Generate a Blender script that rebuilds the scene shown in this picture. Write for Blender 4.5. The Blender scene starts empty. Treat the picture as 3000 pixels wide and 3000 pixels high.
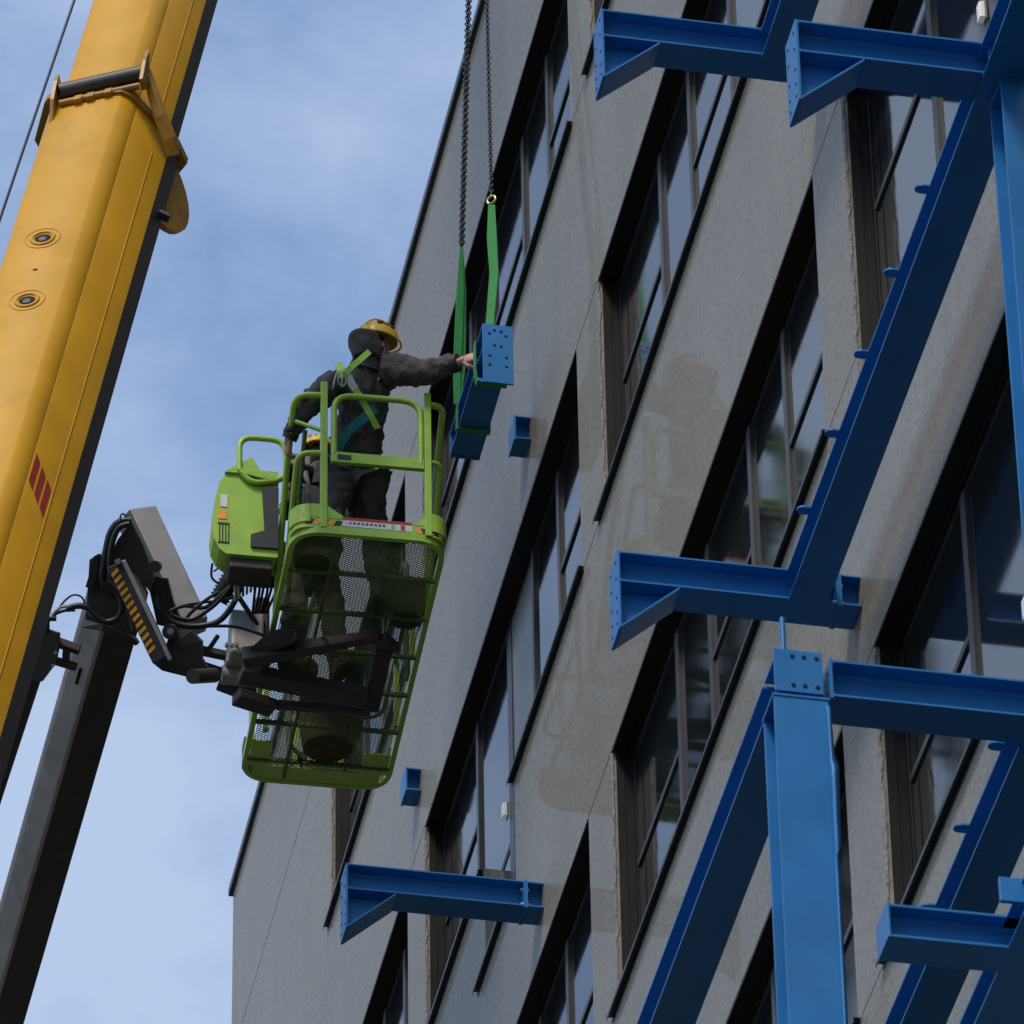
import bpy, bmesh, math, random
from mathutils import Vector, Matrix, Quaternion, noise
random.seed(4)
C = bpy.context.scene.collection
SC = bpy.context.scene

# ------------------------------------------------------------------ camera
# world: X runs along the facade away from the camera, Y is the facade's outward normal, Z is up.
# the camera stands at the origin, 1.6 m above the ground.
F = 20101.4 / 3000.0
RX = Vector((-0.1904, -0.9816, -0.0143)).normalized()          # camera right
FW = Vector((0.7725, -0.1588, 0.6148)).normalized()            # camera forward
DN = FW.cross(RX).normalized()                                 # camera down
RX = DN.cross(FW).normalized()
cam_d = bpy.data.cameras.new('camera')
cam = bpy.data.objects.new('camera', cam_d); C.objects.link(cam)
m = Matrix((RX, -DN, -FW)).transposed().to_4x4()
cam.matrix_world = m
cam_d.sensor_width = 36.0
cam_d.lens = 36.0 * F
cam_d.clip_start = 0.5
cam_d.clip_end = 2000
cam_d.dof.use_dof = True
cam_d.dof.focus_distance = 44.0
cam_d.dof.aperture_fstop = 16.0
SC.camera = cam

def S(px, py, depth):
    """a point measured on the 3000 px photograph at a known depth in metres"""
    return (RX * ((px - 1500) / 20101.4) + DN * ((py - 1500) / 20101.4) + FW) * depth
def SP(px, py, axis, val):
    w = S(px, py, 1.0)
    return w * (val / w[axis])

# ------------------------------------------------------------------ light
SUN_EL, SUN_AZ = math.radians(52), math.radians(146)            # azimuth from +X towards +Y
sd = Vector((math.cos(SUN_EL) * math.cos(SUN_AZ), math.cos(SUN_EL) * math.sin(SUN_AZ), math.sin(SUN_EL)))
sun_d = bpy.data.lights.new('sun', 'SUN'); sun = bpy.data.objects.new('sun', sun_d); C.objects.link(sun)
sun.rotation_euler = sd.to_track_quat('Z', 'Y').to_euler()
sun.location = (10, 20, 60)
sun_d.energy = 2.5
sun_d.angle = math.radians(14)
sun_d.color = (1.0, 0.90, 0.76)
W = bpy.data.worlds.new('World'); SC.world = W; W.use_nodes = True
nt = W.node_tree; nt.nodes.clear()
def N(t, kind, **kw):
    n = t.nodes.new(kind)
    for k, v in kw.items(): setattr(n, k, v)
    return n
out = N(nt, 'ShaderNodeOutputWorld'); bg = N(nt, 'ShaderNodeBackground')
sky = N(nt, 'ShaderNodeTexSky', sky_type='NISHITA'); sky.sun_disc = False
sky.sun_elevation = SUN_EL; sky.sun_rotation = math.radians(90) - SUN_AZ
sky.air_density = 1.0; sky.dust_density = 0.3; sky.ozone_density = 3.0
bg.inputs['Strength'].default_value = 0.15
tc = N(nt, 'ShaderNodeTexCoord'); mp = N(nt, 'ShaderNodeMapping')
mp.inputs['Scale'].default_value = (1.0, 1.0, 1.5)
mp.inputs['Location'].default_value = (4.58, -4.46, 0.55)
n1 = N(nt, 'ShaderNodeTexNoise'); n1.inputs['Scale'].default_value = 10.0; n1.inputs['Detail'].default_value = 7.0; n1.inputs['Roughness'].default_value = 0.56; n1.inputs['Distortion'].default_value = 0.1
cr = N(nt, 'ShaderNodeValToRGB'); cr.color_ramp.elements[0].position = 0.32; cr.color_ramp.elements[1].position = 0.60
cr.color_ramp.elements[0].color = (0.18, 0.18, 0.18, 1); cr.color_ramp.elements[1].color = (0.85, 0.85, 0.85, 1)
mx = N(nt, 'ShaderNodeMixRGB')
mx.inputs['Color2'].default_value = (3.6, 4.4, 5.9, 1)
nt.links.new(tc.outputs['Generated'], mp.inputs['Vector']); nt.links.new(mp.outputs[0], n1.inputs['Vector'])
nt.links.new(n1.outputs['Fac'], cr.inputs['Fac']); nt.links.new(cr.outputs['Color'], mx.inputs['Fac'])
hs = N(nt, 'ShaderNodeHueSaturation'); hs.inputs['Saturation'].default_value = 1.22; hs.inputs['Value'].default_value = 1.22
nt.links.new(sky.outputs[0], hs.inputs['Color']); nt.links.new(hs.outputs[0], mx.inputs['Color1']); nt.links.new(mx.outputs[0], bg.inputs['Color'])
nt.links.new(bg.outputs[0], out.inputs[0])
SC.view_settings.view_transform = 'Standard'; SC.view_settings.look = 'None'
SC.view_settings.gamma = 1.0; SC.view_settings.use_curve_mapping = False
SC.view_settings.exposure = 0.0

# ------------------------------------------------------------------ materials
def mat(name, col, rough=0.5, metal=0.0, var=0.12, vscale=6.0, coat=0.0, coat_r=0.08, bump=0.0, bscale=60.0, spec=0.5, dirt=0.0, dirtcol=(0.08, 0.07, 0.06)):
    m = bpy.data.materials.new(name); m.use_nodes = True
    t = m.node_tree; b = t.nodes['Principled BSDF']
    b.inputs['Roughness'].default_value = rough; b.inputs['Metallic'].default_value = metal
    b.inputs['Specular IOR Level'].default_value = spec
    b.inputs['Coat Weight'].default_value = coat; b.inputs['Coat Roughness'].default_value = coat_r
    tcn = N(t, 'ShaderNodeTexCoord')
    nz = N(t, 'ShaderNodeTexNoise'); nz.inputs['Scale'].default_value = vscale; nz.inputs['Detail'].default_value = 6
    t.links.new(tcn.outputs['Object'], nz.inputs['Vector'])
    mr = N(t, 'ShaderNodeMapRange'); mr.inputs['From Min'].default_value = 0.3; mr.inputs['From Max'].default_value = 0.7
    mr.inputs['To Min'].default_value = 1 - var; mr.inputs['To Max'].default_value = 1 + var
    t.links.new(nz.outputs['Fac'], mr.inputs['Value'])
    vm = N(t, 'ShaderNodeVectorMath', operation='SCALE'); vm.inputs[0].default_value = col
    t.links.new(mr.outputs[0], vm.inputs['Scale'])
    last = vm.outputs[0]
    if dirt > 0:
        n2 = N(t, 'ShaderNodeTexNoise'); n2.inputs['Scale'].default_value = vscale * 0.6; n2.inputs['Detail'].default_value = 9; n2.inputs['Roughness'].default_value = 0.7
        t.links.new(tcn.outputs['Object'], n2.inputs['Vector'])
        m2 = N(t, 'ShaderNodeMapRange'); m2.inputs['From Min'].default_value = 0.52; m2.inputs['From Max'].default_value = 0.72; m2.inputs['To Max'].default_value = dirt
        t.links.new(n2.outputs['Fac'], m2.inputs['Value'])
        mi = N(t, 'ShaderNodeMixRGB'); mi.inputs['Color2'].default_value = (*dirtcol, 1)
        t.links.new(m2.outputs[0], mi.inputs['Fac']); t.links.new(last, mi.inputs['Color1']); last = mi.outputs[0]
    t.links.new(last, b.inputs['Base Color'])
    rr = N(t, 'ShaderNodeMapRange'); rr.inputs['To Min'].default_value = max(0.02, rough - 0.08); rr.inputs['To Max'].default_value = min(1, rough + 0.08)
    t.links.new(nz.outputs['Fac'], rr.inputs['Value']); t.links.new(rr.outputs[0], b.inputs['Roughness'])
    if bump > 0:
        n3 = N(t, 'ShaderNodeTexNoise'); n3.inputs['Scale'].default_value = bscale; n3.inputs['Detail'].default_value = 4
        t.links.new(tcn.outputs['Object'], n3.inputs['Vector'])
        bp = N(t, 'ShaderNodeBump'); bp.inputs['Strength'].default_value = bump; bp.inputs['Distance'].default_value = 0.01
        t.links.new(n3.outputs['Fac'], bp.inputs['Height']); t.links.new(bp.outputs[0], b.inputs['Normal'])
    return m

def concrete(name, rough_edge=False):
    m = bpy.data.materials.new(name); m.use_nodes = True
    t = m.node_tree; b = t.nodes['Principled BSDF']
    g = N(t, 'ShaderNodeNewGeometry')
    # broad mottling, stretched vertically (run-off), fine aggregate speckle, dark pores
    mpv = N(t, 'ShaderNodeMapping'); mpv.inputs['Scale'].default_value = (1.6, 1.0, 0.16)
    t.links.new(g.outputs['Position'], mpv.inputs['Vector'])
    na = N(t, 'ShaderNodeTexNoise'); na.inputs['Scale'].default_value = 3.2; na.inputs['Detail'].default_value = 7; na.inputs['Roughness'].default_value = 0.6
    t.links.new(mpv.outputs[0], na.inputs['Vector'])
    nb = N(t, 'ShaderNodeTexNoise'); nb.inputs['Scale'].default_value = 34; nb.inputs['Detail'].default_value = 4; nb.inputs['Roughness'].default_value = 0.75
    mpb = N(t, 'ShaderNodeMapping'); mpb.inputs['Scale'].default_value = (0.8, 1.0, 1.0)
    t.links.new(g.outputs['Position'], mpb.inputs['Vector']); t.links.new(mpb.outputs[0], nb.inputs['Vector'])
    nc = N(t, 'ShaderNodeTexNoise'); nc.inputs['Scale'].default_value = 0.9; nc.inputs['Detail'].default_value = 3
    t.links.new(g.outputs['Position'], nc.inputs['Vector'])
    vo = N(t, 'ShaderNodeTexVoronoi'); vo.inputs['Scale'].default_value = 3.1
    t.links.new(g.outputs['Position'], vo.inputs['Vector'])
    def rng(sock, a, c, lo, hi):
        r = N(t, 'ShaderNodeMapRange'); r.inputs['From Min'].default_value = a; r.inputs['From Max'].default_value = c
        r.inputs['To Min'].default_value = lo; r.inputs['To Max'].default_value = hi
        t.links.new(sock, r.inputs['Value']); return r.outputs[0]
    def mul(a, c):
        q = N(t, 'ShaderNodeMath', operation='MULTIPLY'); t.links.new(a, q.inputs[0]); t.links.new(c, q.inputs[1]); return q.outputs[0]
    k = mul(rng(na.outputs['Fac'], 0.3, 0.7, 0.96, 1.035), rng(nb.outputs['Fac'], 0.36, 0.64, 0.76 if not rough_edge else 0.6, 1.24 if not rough_edge else 1.6))
    k = mul(k, rng(nc.outputs['Fac'], 0.3, 0.7, 0.95, 1.05))
    k = mul(k, rng(vo.outputs['Distance'], 0.018, 0.035, 0.55, 1.0))
    sc = N(t, 'ShaderNodeVectorMath', operation='SCALE')
    sc.inputs[0].default_value = (0.262, 0.238, 0.192) if not rough_edge else (0.19, 0.18, 0.165)
    t.links.new(k, sc.inputs['Scale']); t.links.new(sc.outputs[0], b.inputs['Base Color'])
    b.inputs['Roughness'].default_value = 0.62
    b.inputs['Specular IOR Level'].default_value = 0.25
    if not rough_edge:
        b.inputs['Coat Weight'].default_value = 0.19; b.inputs['Coat IOR'].default_value = 1.45
        t.links.new(rng(nb.outputs['Fac'], 0.3, 0.7, 0.015, 0.05), b.inputs['Coat Roughness'])
    bp = N(t, 'ShaderNodeBump'); bp.inputs['Strength'].default_value = 0.12 if not rough_edge else 1.0; bp.inputs['Distance'].default_value = 0.003 if not rough_edge else 0.02
    t.links.new(nb.outputs['Fac'], bp.inputs['Height']); t.links.new(bp.outputs[0], b.inputs['Normal'])
    return m

M = {}
M['concrete'] = concrete('polished_concrete'); M['chipped'] = concrete('chipped_concrete', True)
M['black'] = mat('black_metal_lining', (0.011, 0.0105, 0.010), 0.45, var=0.2, vscale=4, spec=0.3)
M['flash'] = mat('dark_flashing', (0.03, 0.028, 0.027), 0.4, var=0.2)
M['frame'] = mat('window_frame_paint', (0.046, 0.043, 0.042), 0.4, var=0.1)
M['panel'] = mat('grey_door_panel', (0.26, 0.25, 0.235), 0.35, var=0.05, spec=0.3)
M['glass'] = mat('dark_window_glass', (0.012, 0.014, 0.016), 0.02, var=0.0, spec=0.46, coat=0.0, coat_r=0.0)
M['glass'].node_tree.nodes['Principled BSDF'].inputs['Coat IOR'].default_value = 1.45
M['blue'] = mat('blue_steel_paint', (0.009, 0.158, 0.42), 0.42, var=0.10, vscale=3, bump=0.05, bscale=25, dirt=0.40, dirtcol=(0.035, 0.11, 0.24))
M['hole'] = mat('dark_hole', (0.006, 0.008, 0.012), 0.9, var=0)
M['bolt'] = mat('zinc_bolt', (0.5, 0.5, 0.52), 0.35, metal=0.8)
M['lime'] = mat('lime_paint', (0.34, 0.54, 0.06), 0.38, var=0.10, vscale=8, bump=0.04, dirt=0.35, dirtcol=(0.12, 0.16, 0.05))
M['limedk'] = mat('shaded_lime_paint', (0.075, 0.12, 0.02), 0.6, var=0.25, vscale=10, dirt=0.6, dirtcol=(0.04, 0.045, 0.02))  # same lime with the under-floor shade put into its colour, plus dirt
M['orange'] = mat('orange_tape', (0.85, 0.35, 0.02), 0.5); M['blacktape'] = mat('black_tape', (0.02, 0.02, 0.02), 0.5)
M['white'] = mat('white_label', (0.7, 0.7, 0.66), 0.5, var=0.1, vscale=40); M['red'] = mat('red_film', (0.42, 0.03, 0.02), 0.4, var=0.15)
M['yellow'] = mat('crane_yellow_paint', (0.64, 0.32, 0.010), 0.36, var=0.08, vscale=2.6, bump=0.03, bscale=9, dirt=0.30, dirtcol=(0.30, 0.15, 0.02), spec=0.32)
M['yellowdk'] = mat('worn_shaded_yellow_paint', (0.40, 0.195, 0.02), 0.45, var=0.2, vscale=6, dirt=0.5, dirtcol=(0.10, 0.06, 0.03))  # darker, dirtier yellow; on the wear plate the dark tone stands for shade
M['boomgrey'] = mat('grey_boom_keel', (0.05, 0.043, 0.042), 0.55, var=0.2, vscale=2)
M['steel'] = mat('worn_steel_roller', (0.07, 0.06, 0.055), 0.5, metal=0.2, var=0.3)
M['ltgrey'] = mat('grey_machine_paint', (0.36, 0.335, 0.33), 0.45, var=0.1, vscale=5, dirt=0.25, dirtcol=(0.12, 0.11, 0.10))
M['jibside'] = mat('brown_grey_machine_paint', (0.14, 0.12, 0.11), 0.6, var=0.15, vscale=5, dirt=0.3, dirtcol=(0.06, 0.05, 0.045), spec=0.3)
M['midgrey'] = mat('lightened_grey_machine_paint', (0.36, 0.32, 0.285), 0.65, var=0.15, vscale=5, dirt=0.35, dirtcol=(0.06, 0.05, 0.045), spec=0.3)  # colour raised to offset the crane boom's shadow on the arm's left faces
M['dkgrey'] = mat('dark_machine_paint', (0.050, 0.043, 0.038), 0.5, var=0.2, vscale=5, dirt=0.4, dirtcol=(0.02, 0.016, 0.013), spec=0.3)
M['rubber'] = mat('black_rubber', (0.012, 0.012, 0.013), 0.45, var=0.2)
M['braid'] = mat('braided_hose', (0.42, 0.40, 0.36), 0.5, var=0.7, vscale=60)
M['chain'] = mat('chain_steel', (0.045, 0.045, 0.05), 0.4, metal=0.5)
M['brass'] = mat('gilded_shackle', (0.55, 0.48, 0.25), 0.3, metal=0.8)
M['sling'] = mat('green_webbing', (0.035, 0.28, 0.07), 0.75, var=0.15, vscale=30, bump=0.3, bscale=120)
M['jacket'] = mat('dark_work_jacket', (0.070, 0.060, 0.058), 0.85, var=0.4, vscale=14, bump=1.0, bscale=30)
M['trouser'] = mat('dark_work_trousers', (0.055, 0.048, 0.044), 0.85, var=0.3, vscale=8, bump=0.5, bscale=22)
M['boot'] = mat('black_boot', (0.022, 0.018, 0.016), 0.6); M['sole'] = mat('brown_boot_sole', (0.09, 0.07, 0.055), 0.8, var=0.3, vscale=30)
M['skin'] = mat('skin', (0.50, 0.26, 0.19), 0.5, var=0.12, vscale=20)
M['helmet'] = mat('yellow_helmet', (0.85, 0.52, 0.05), 0.3, var=0.08)
M['hivis'] = mat('lime_harness_webbing', (0.52, 0.88, 0.14), 0.7, var=0.1, vscale=30); M['teal'] = mat('teal_harness_webbing', (0.02, 0.22, 0.26), 0.7, var=0.1)
M['cable'] = mat('steel_rope', (0.02, 0.025, 0.05), 0.4)
M['ground'] = mat('asphalt', (0.05, 0.05, 0.05), 0.9, var=0.2, vscale=3, bump=0.3)
M['roof'] = mat('roof_membrane', (0.12, 0.12, 0.12), 0.8)
M['bucket'] = mat('dark_bucket', (0.05, 0.045, 0.035), 0.6, var=0.3); M['redbucket'] = mat('brown_bucket', (0.12, 0.045, 0.035), 0.6, var=0.3)
M['eye'] = mat('eye', (0.03, 0.02, 0.02), 0.2)
lampm = bpy.data.materials.new('lit_lamp'); lampm.use_nodes = True
b = lampm.node_tree.nodes['Principled BSDF']; b.inputs['Base Color'].default_value = (0.7, 0.7, 0.68, 1)
b.inputs['Emission Color'].default_value = (1, 0.97, 0.92, 1); b.inputs['Emission Strength'].default_value = 0.15
M['lamp'] = lampm

# ------------------------------------------------------------------ mesh helpers
class MB:
    def __init__(s): s.v = []; s.f = []; s.mi = []; s.sm = []
    def add(s, vs, fs, mi=0, smooth=False):
        o = len(s.v); s.v += [Vector(v) for v in vs]
        for f in fs: s.f.append(tuple(i + o for i in f)); s.mi.append(mi); s.sm.append(smooth)
    def box(s, c, d, ax=None, mi=0):
        """centre, full size, optional 3 axis vectors"""
        c = Vector(c); ax = ax or (Vector((1, 0, 0)), Vector((0, 1, 0)), Vector((0, 0, 1)))
        h = [a * (k / 2) for a, k in zip(ax, d)]
        vs = [c + h[0] * i + h[1] * j + h[2] * k for i in (-1, 1) for j in (-1, 1) for k in (-1, 1)]
        s.add(vs, [(0, 1, 3, 2), (4, 6, 7, 5), (0, 4, 5, 1), (2, 3, 7, 6), (0, 2, 6, 4), (1, 5, 7, 3)], mi)
    def bb(s, a, b, mi=0):
        a = Vector(a); b = Vector(b); s.box((a + b) / 2, [abs(q) for q in (b - a)], None, mi)
    def beam(s, p0, p1, up, w, h, mi=0, w1=None, h1=None):
        """rectangular bar from p0 to p1; w across, h along up; can taper"""
        p0 = Vector(p0); p1 = Vector(p1); d = (p1 - p0).normalized(); up = Vector(up)
        up = (up - d * up.dot(d)).normalized(); sd_ = d.cross(up)
        w1 = w1 or w; h1 = h1 or h
        vs = [p0 + sd_ * (w / 2 * i) + up * (h / 2 * j) for i, j in ((-1, -1), (1, -1), (1, 1), (-1, 1))]
        vs += [p1 + sd_ * (w1 / 2 * i) + up * (h1 / 2 * j) for i, j in ((-1, -1), (1, -1), (1, 1), (-1, 1))]
        s.add(vs, [(3, 2, 1, 0), (4, 5, 6, 7), (0, 1, 5, 4), (1, 2, 6, 5), (2, 3, 7, 6), (3, 0, 4, 7)], mi)
    def prism(s, poly, vec, mi=0, smooth=False):
        vec = Vector(vec); n = len(poly); vs = [Vector(p) for p in poly]; vs += [p + vec for p in vs]
        s.add(vs, [tuple(range(n - 1, -1, -1)), tuple(range(n, 2 * n))], mi)
        s.add(vs, [(i, (i + 1) % n, (i + 1) % n + n, i + n) for i in range(n)], mi, smooth)
    def tube(s, pts, r, seg=8, mi=0, closed=False, flat=None):
        """round tube along a polyline; r may be a list; flat=(w,h,up) makes a ribbon"""
        pts = [Vector(p) for p in pts]; n = len(pts); rings = []
        prev = None
        for i, p in enumerate(pts):
            a = pts[(i - 1) % n] if (closed or i > 0) else p; c = pts[(i + 1) % n] if (closed or i < n - 1) else p
            d = (c - a).normalized()
            if prev is None:
                up = Vector((0, 0, 1)) if abs(d.z) < 0.9 else Vector((1, 0, 0))
                u = (up - d * up.dot(d)).normalized()
            else:
                u = (prev - d * prev.dot(d)).normalized()
            prev = u; w = d.cross(u); rr = r[i] if isinstance(r, (list, tuple)) else r
            rings.append([p + (u * math.cos(2 * math.pi * k / seg) + w * math.sin(2 * math.pi * k / seg)) * rr for k in range(seg)])
        vs = [v for ring in rings for v in ring]; fs = []
        for i in range(n if closed else n - 1):
            j = (i + 1) % n
            for k in range(seg):
                fs.append((i * seg + k, i * seg + (k + 1) % seg, j * seg + (k + 1) % seg, j * seg + k))
        s.add(vs, fs, mi, True)
        if not closed:
            s.add(rings[0], [tuple(range(seg - 1, -1, -1))], mi); s.add(rings[-1], [tuple(range(seg))], mi)
    def ribbon(s, pts, nrm, w, t, mi=0):
        """flat strap along pts; nrm = list of surface normals (or one)"""
        pts = [Vector(p) for p in pts]; n = len(pts); vs = []
        for i, p in enumerate(pts):
            a = pts[max(0, i - 1)]; c = pts[min(n - 1, i + 1)]; d = (c - a).normalized()
            q = Vector(nrm[i] if isinstance(nrm, list) else nrm); q = (q - d * q.dot(d)).normalized(); e = d.cross(q)
            ww = w[i] if isinstance(w, list) else w
            vs += [p + e * ww / 2 + q * t / 2, p - e * ww / 2 + q * t / 2, p - e * ww / 2 - q * t / 2, p + e * ww / 2 - q * t / 2]
        fs = [(0, 1, 2, 3), tuple(4 * (n - 1) + k for k in (3, 2, 1, 0))]
        for i in range(n - 1):
            for k in range(4): fs.append((4 * i + k, 4 * i + 4 + k, 4 * i + 4 + (k + 1) % 4, 4 * i + (k + 1) % 4))
        s.add(vs, fs, mi)
    def hsec(s, p0, p1, up, h=0.19, w=0.2, tf=0.012, tw=0.009, mi=0):
        p0 = Vector(p0); p1 = Vector(p1); d = (p1 - p0).normalized(); up = Vector(up); up = (up - d * up.dot(d)).normalized(); e = d.cross(up)
        r = 0.012
        prof = [(-w/2, h/2), (w/2, h/2), (w/2, h/2-tf), (tw/2+r, h/2-tf), (tw/2, h/2-tf-r), (tw/2, -h/2+tf+r), (tw/2+r, -h/2+tf), (w/2, -h/2+tf), (w/2, -h/2), (-w/2, -h/2), (-w/2, -h/2+tf), (-tw/2-r, -h/2+tf), (-tw/2, -h/2+tf+r), (-tw/2, h/2-tf-r), (-tw/2-r, h/2-tf), (-w/2, h/2-tf)]
        s.prism([p0 + e * a + up * b_ for a, b_ in prof], p1 - p0, mi)
    def cyl(s, c, axis, r, l, seg=16, mi=0, r1=None):
        c = Vector(c); a = Vector(axis).normalized(); s.tube([c - a * l / 2, c + a * l / 2], [r, r if r1 is None else r1], seg, mi)
    def build(s, name, mats, parent=None, bevel=0.0, bseg=2, kind=None, autosmooth=False):
        me = bpy.data.meshes.new(name); me.from_pydata([tuple(v) for v in s.v], [], s.f)
        if not isinstance(mats, (list, tuple)): mats = [mats]
        for m_ in mats: me.materials.append(M[m_] if isinstance(m_, str) else m_)
        me.polygons.foreach_set('material_index', s.mi); me.polygons.foreach_set('use_smooth', s.sm)
        bmx = bmesh.new(); bmx.from_mesh(me); bmesh.ops.recalc_face_normals(bmx, faces=bmx.faces); bmx.to_mesh(me); bmx.free()
        o = bpy.data.objects.new(name, me); C.objects.link(o)
        if parent is not None: o.parent = parent; o.matrix_parent_inverse = parent.matrix_basis.inverted()
        if bevel > 0:
            md = o.modifiers.new('bevel', 'BEVEL'); md.width = bevel; md.segments = bseg; md.limit_method = 'ANGLE'; md.angle_limit = math.radians(35)
        if kind: o['kind'] = kind
        return o
def thing(name, label, cat, loc=(0, 0, 0), group=None):
    o = bpy.data.objects.new(name, None); C.objects.link(o); o.location = loc; o.empty_display_size = 0.2
    o['label'] = label; o['category'] = cat
    if group: o['group'] = group
    return o
def tag(o, label, cat, group=None):
    o['label'] = label; o['category'] = cat
    if group: o['group'] = group
    return o
def copy_tree(o, parent=None, delta=Vector((0, 0, 0))):
    """copies an object with its children; meshes are shared"""
    c = o.copy(); C.objects.link(c)
    if parent is None: c.location = o.location + delta
    else: c.parent = parent; c.matrix_parent_inverse = o.matrix_parent_inverse.copy()
    for ch in list(o.children): copy_tree(ch, c)
    return c
def lerp(a, b, t): return Vector(a) * (1 - t) + Vector(b) * t
def arcpts(p0, pc, p1, n=6):
    return [lerp(lerp(p0, pc, t), lerp(pc, p1, t), t) for t in [i / n for i in range(n + 1)]]
def rounded(pts, r, n=5):
    """polyline with rounded inner corners"""
    pts = [Vector(p) for p in pts]; res = [pts[0]]
    for i in range(1, len(pts) - 1):
        a, p, c = pts[i - 1], pts[i], pts[i + 1]
        k = min(r, (p - a).length * 0.48, (c - p).length * 0.48)
        res += arcpts(p + (a - p).normalized() * k, p, p + (c - p).normalized() * k, n)
    res.append(pts[-1]); return res
X_, Y_, Z_ = Vector((1, 0, 0)), Vector((0, 1, 0)), Vector((0, 0, 1))
WY = -7.23                                                     # facade plane

# ------------------------------------------------------------------ ground
g = MB(); g.add([(-600, -600, -1.6), (900, -600, -1.6), (900, 600, -1.6), (-600, 600, -1.6)], [(0, 1, 2, 3)])
gr = g.build('ground', 'ground'); gr['kind'] = 'structure'

# ------------------------------------------------------------------ building
bld = thing('office_building', 'grey polished concrete office building with deep dark window openings', 'building', (27, -15, -1.6))
BOT = -1.6; TOP = 33.15; PT = 0.2
BAYE = [38.38, 32.36, 26.33, 20.30, 14.27]                     # far jamb of each window bay
PIER = 0.69; WW = 5.34; STO = 3.66; WH = 1.80; RD = 0.125
HEADS = [31.34 - STO * k for k in range(8)]
DOORS = {(0, 1), (2, 2), (2, 3)}; DROP = 0.80                               # (bay, row)
gapw = 0.004 + PIER
def panel(x0, x1, z0, z1, name='concrete_panel', gap=0.004):
    b_ = MB(); b_.bb((x0 + gap, WY - PT, z0 + gap), (x1 - gap, WY, z1 - gap))
    return b_.build(name, 'concrete', bld, bevel=0.004, bseg=1)
# solid end of the facade, with its horizontal and vertical joints
panel(42.23, 43.25, 31.42, TOP); panel(43.25, 47.15, 31.42, TOP)
z = 31.42
for k in range(9):
    z0 = max(BOT, z - STO); panel(42.23, 43.25, z0, z); panel(43.25, 47.15, z0, z); z = z0
    if z <= BOT: break
XS = 11.0
# parapet band over the top windows
xs = [42.23, 39.07] + [e for e in BAYE[1:]] + [8.2]
edges = [42.23, 39.07, 33.05, 27.02, 20.99, 14.96, 8.24]
for a, c in zip(edges[:-1], edges[1:]): panel(c, a, HEADS[0], TOP)
for k, zh in enumerate(HEADS):
    zs = zh - WH; zn = zh - STO
    zn = max(zn, BOT)
    for i, (a, c) in enumerate(zip(edges[:-1], edges[1:])):
        bay = i - 1
        if (bay, k) in DOORS:                                  # spandrel with a lower threshold under the door
            E_ = BAYE[bay]; n0, n1, nz = E_ - 3.12, E_ - 2.1, zs - DROP
            if (bay, k) == (2, 2): n1 = a - gapw
            b_ = MB(); gp = 0.004
            pts = [(c + gp, WY, zn + gp), (a - gp, WY, zn + gp), (a - gp, WY, zs - gp), (n1, WY, zs - gp), (n1, WY, nz), (n0, WY, nz), (n0, WY, zs - gp), (c + gp, WY, zs - gp)]
            b_.prism(pts, (0, -PT, 0)); b_.build('concrete_panel', 'concrete', bld, bevel=0.004, bseg=1)
        else:
            panel(c, a, zn, zs)
    # piers between the openings
    for E_ in BAYE: panel(E_, E_ + PIER, zs, zh, 'concrete_pier')
# chipped arris along the far jamb of each opening
for k, zh in enumerate(HEADS[:5]):
    for E_ in [42.23] + BAYE[:3]:
        b_ = MB(); n = 90; vs = []
        for i in range(n + 1):
            zz = zh - WH + 0.01 + (WH - 0.02) * i / n
            w_ = max(0.002, 0.012 + 0.022 * noise.noise(Vector((E_, zz * 11, k * 3.1))) + 0.008 * random.random())
            vs += [(E_ + w_ * 0.75, WY + 0.0025, zz), (E_ - 0.003, WY - w_ * 0.6, zz), (E_ + w_ * 0.4, WY - w_ * 0.3, zz)]
        fs = []
        for i in range(n):
            q = 3 * i; fs += [(q, q + 3, q + 5, q + 2), (q + 2, q + 5, q + 4, q + 1), (q, q + 1, q + 4, q + 3)]
        b_.add(vs, fs); b_.build('chipped_edge', 'chipped', bld)
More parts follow.
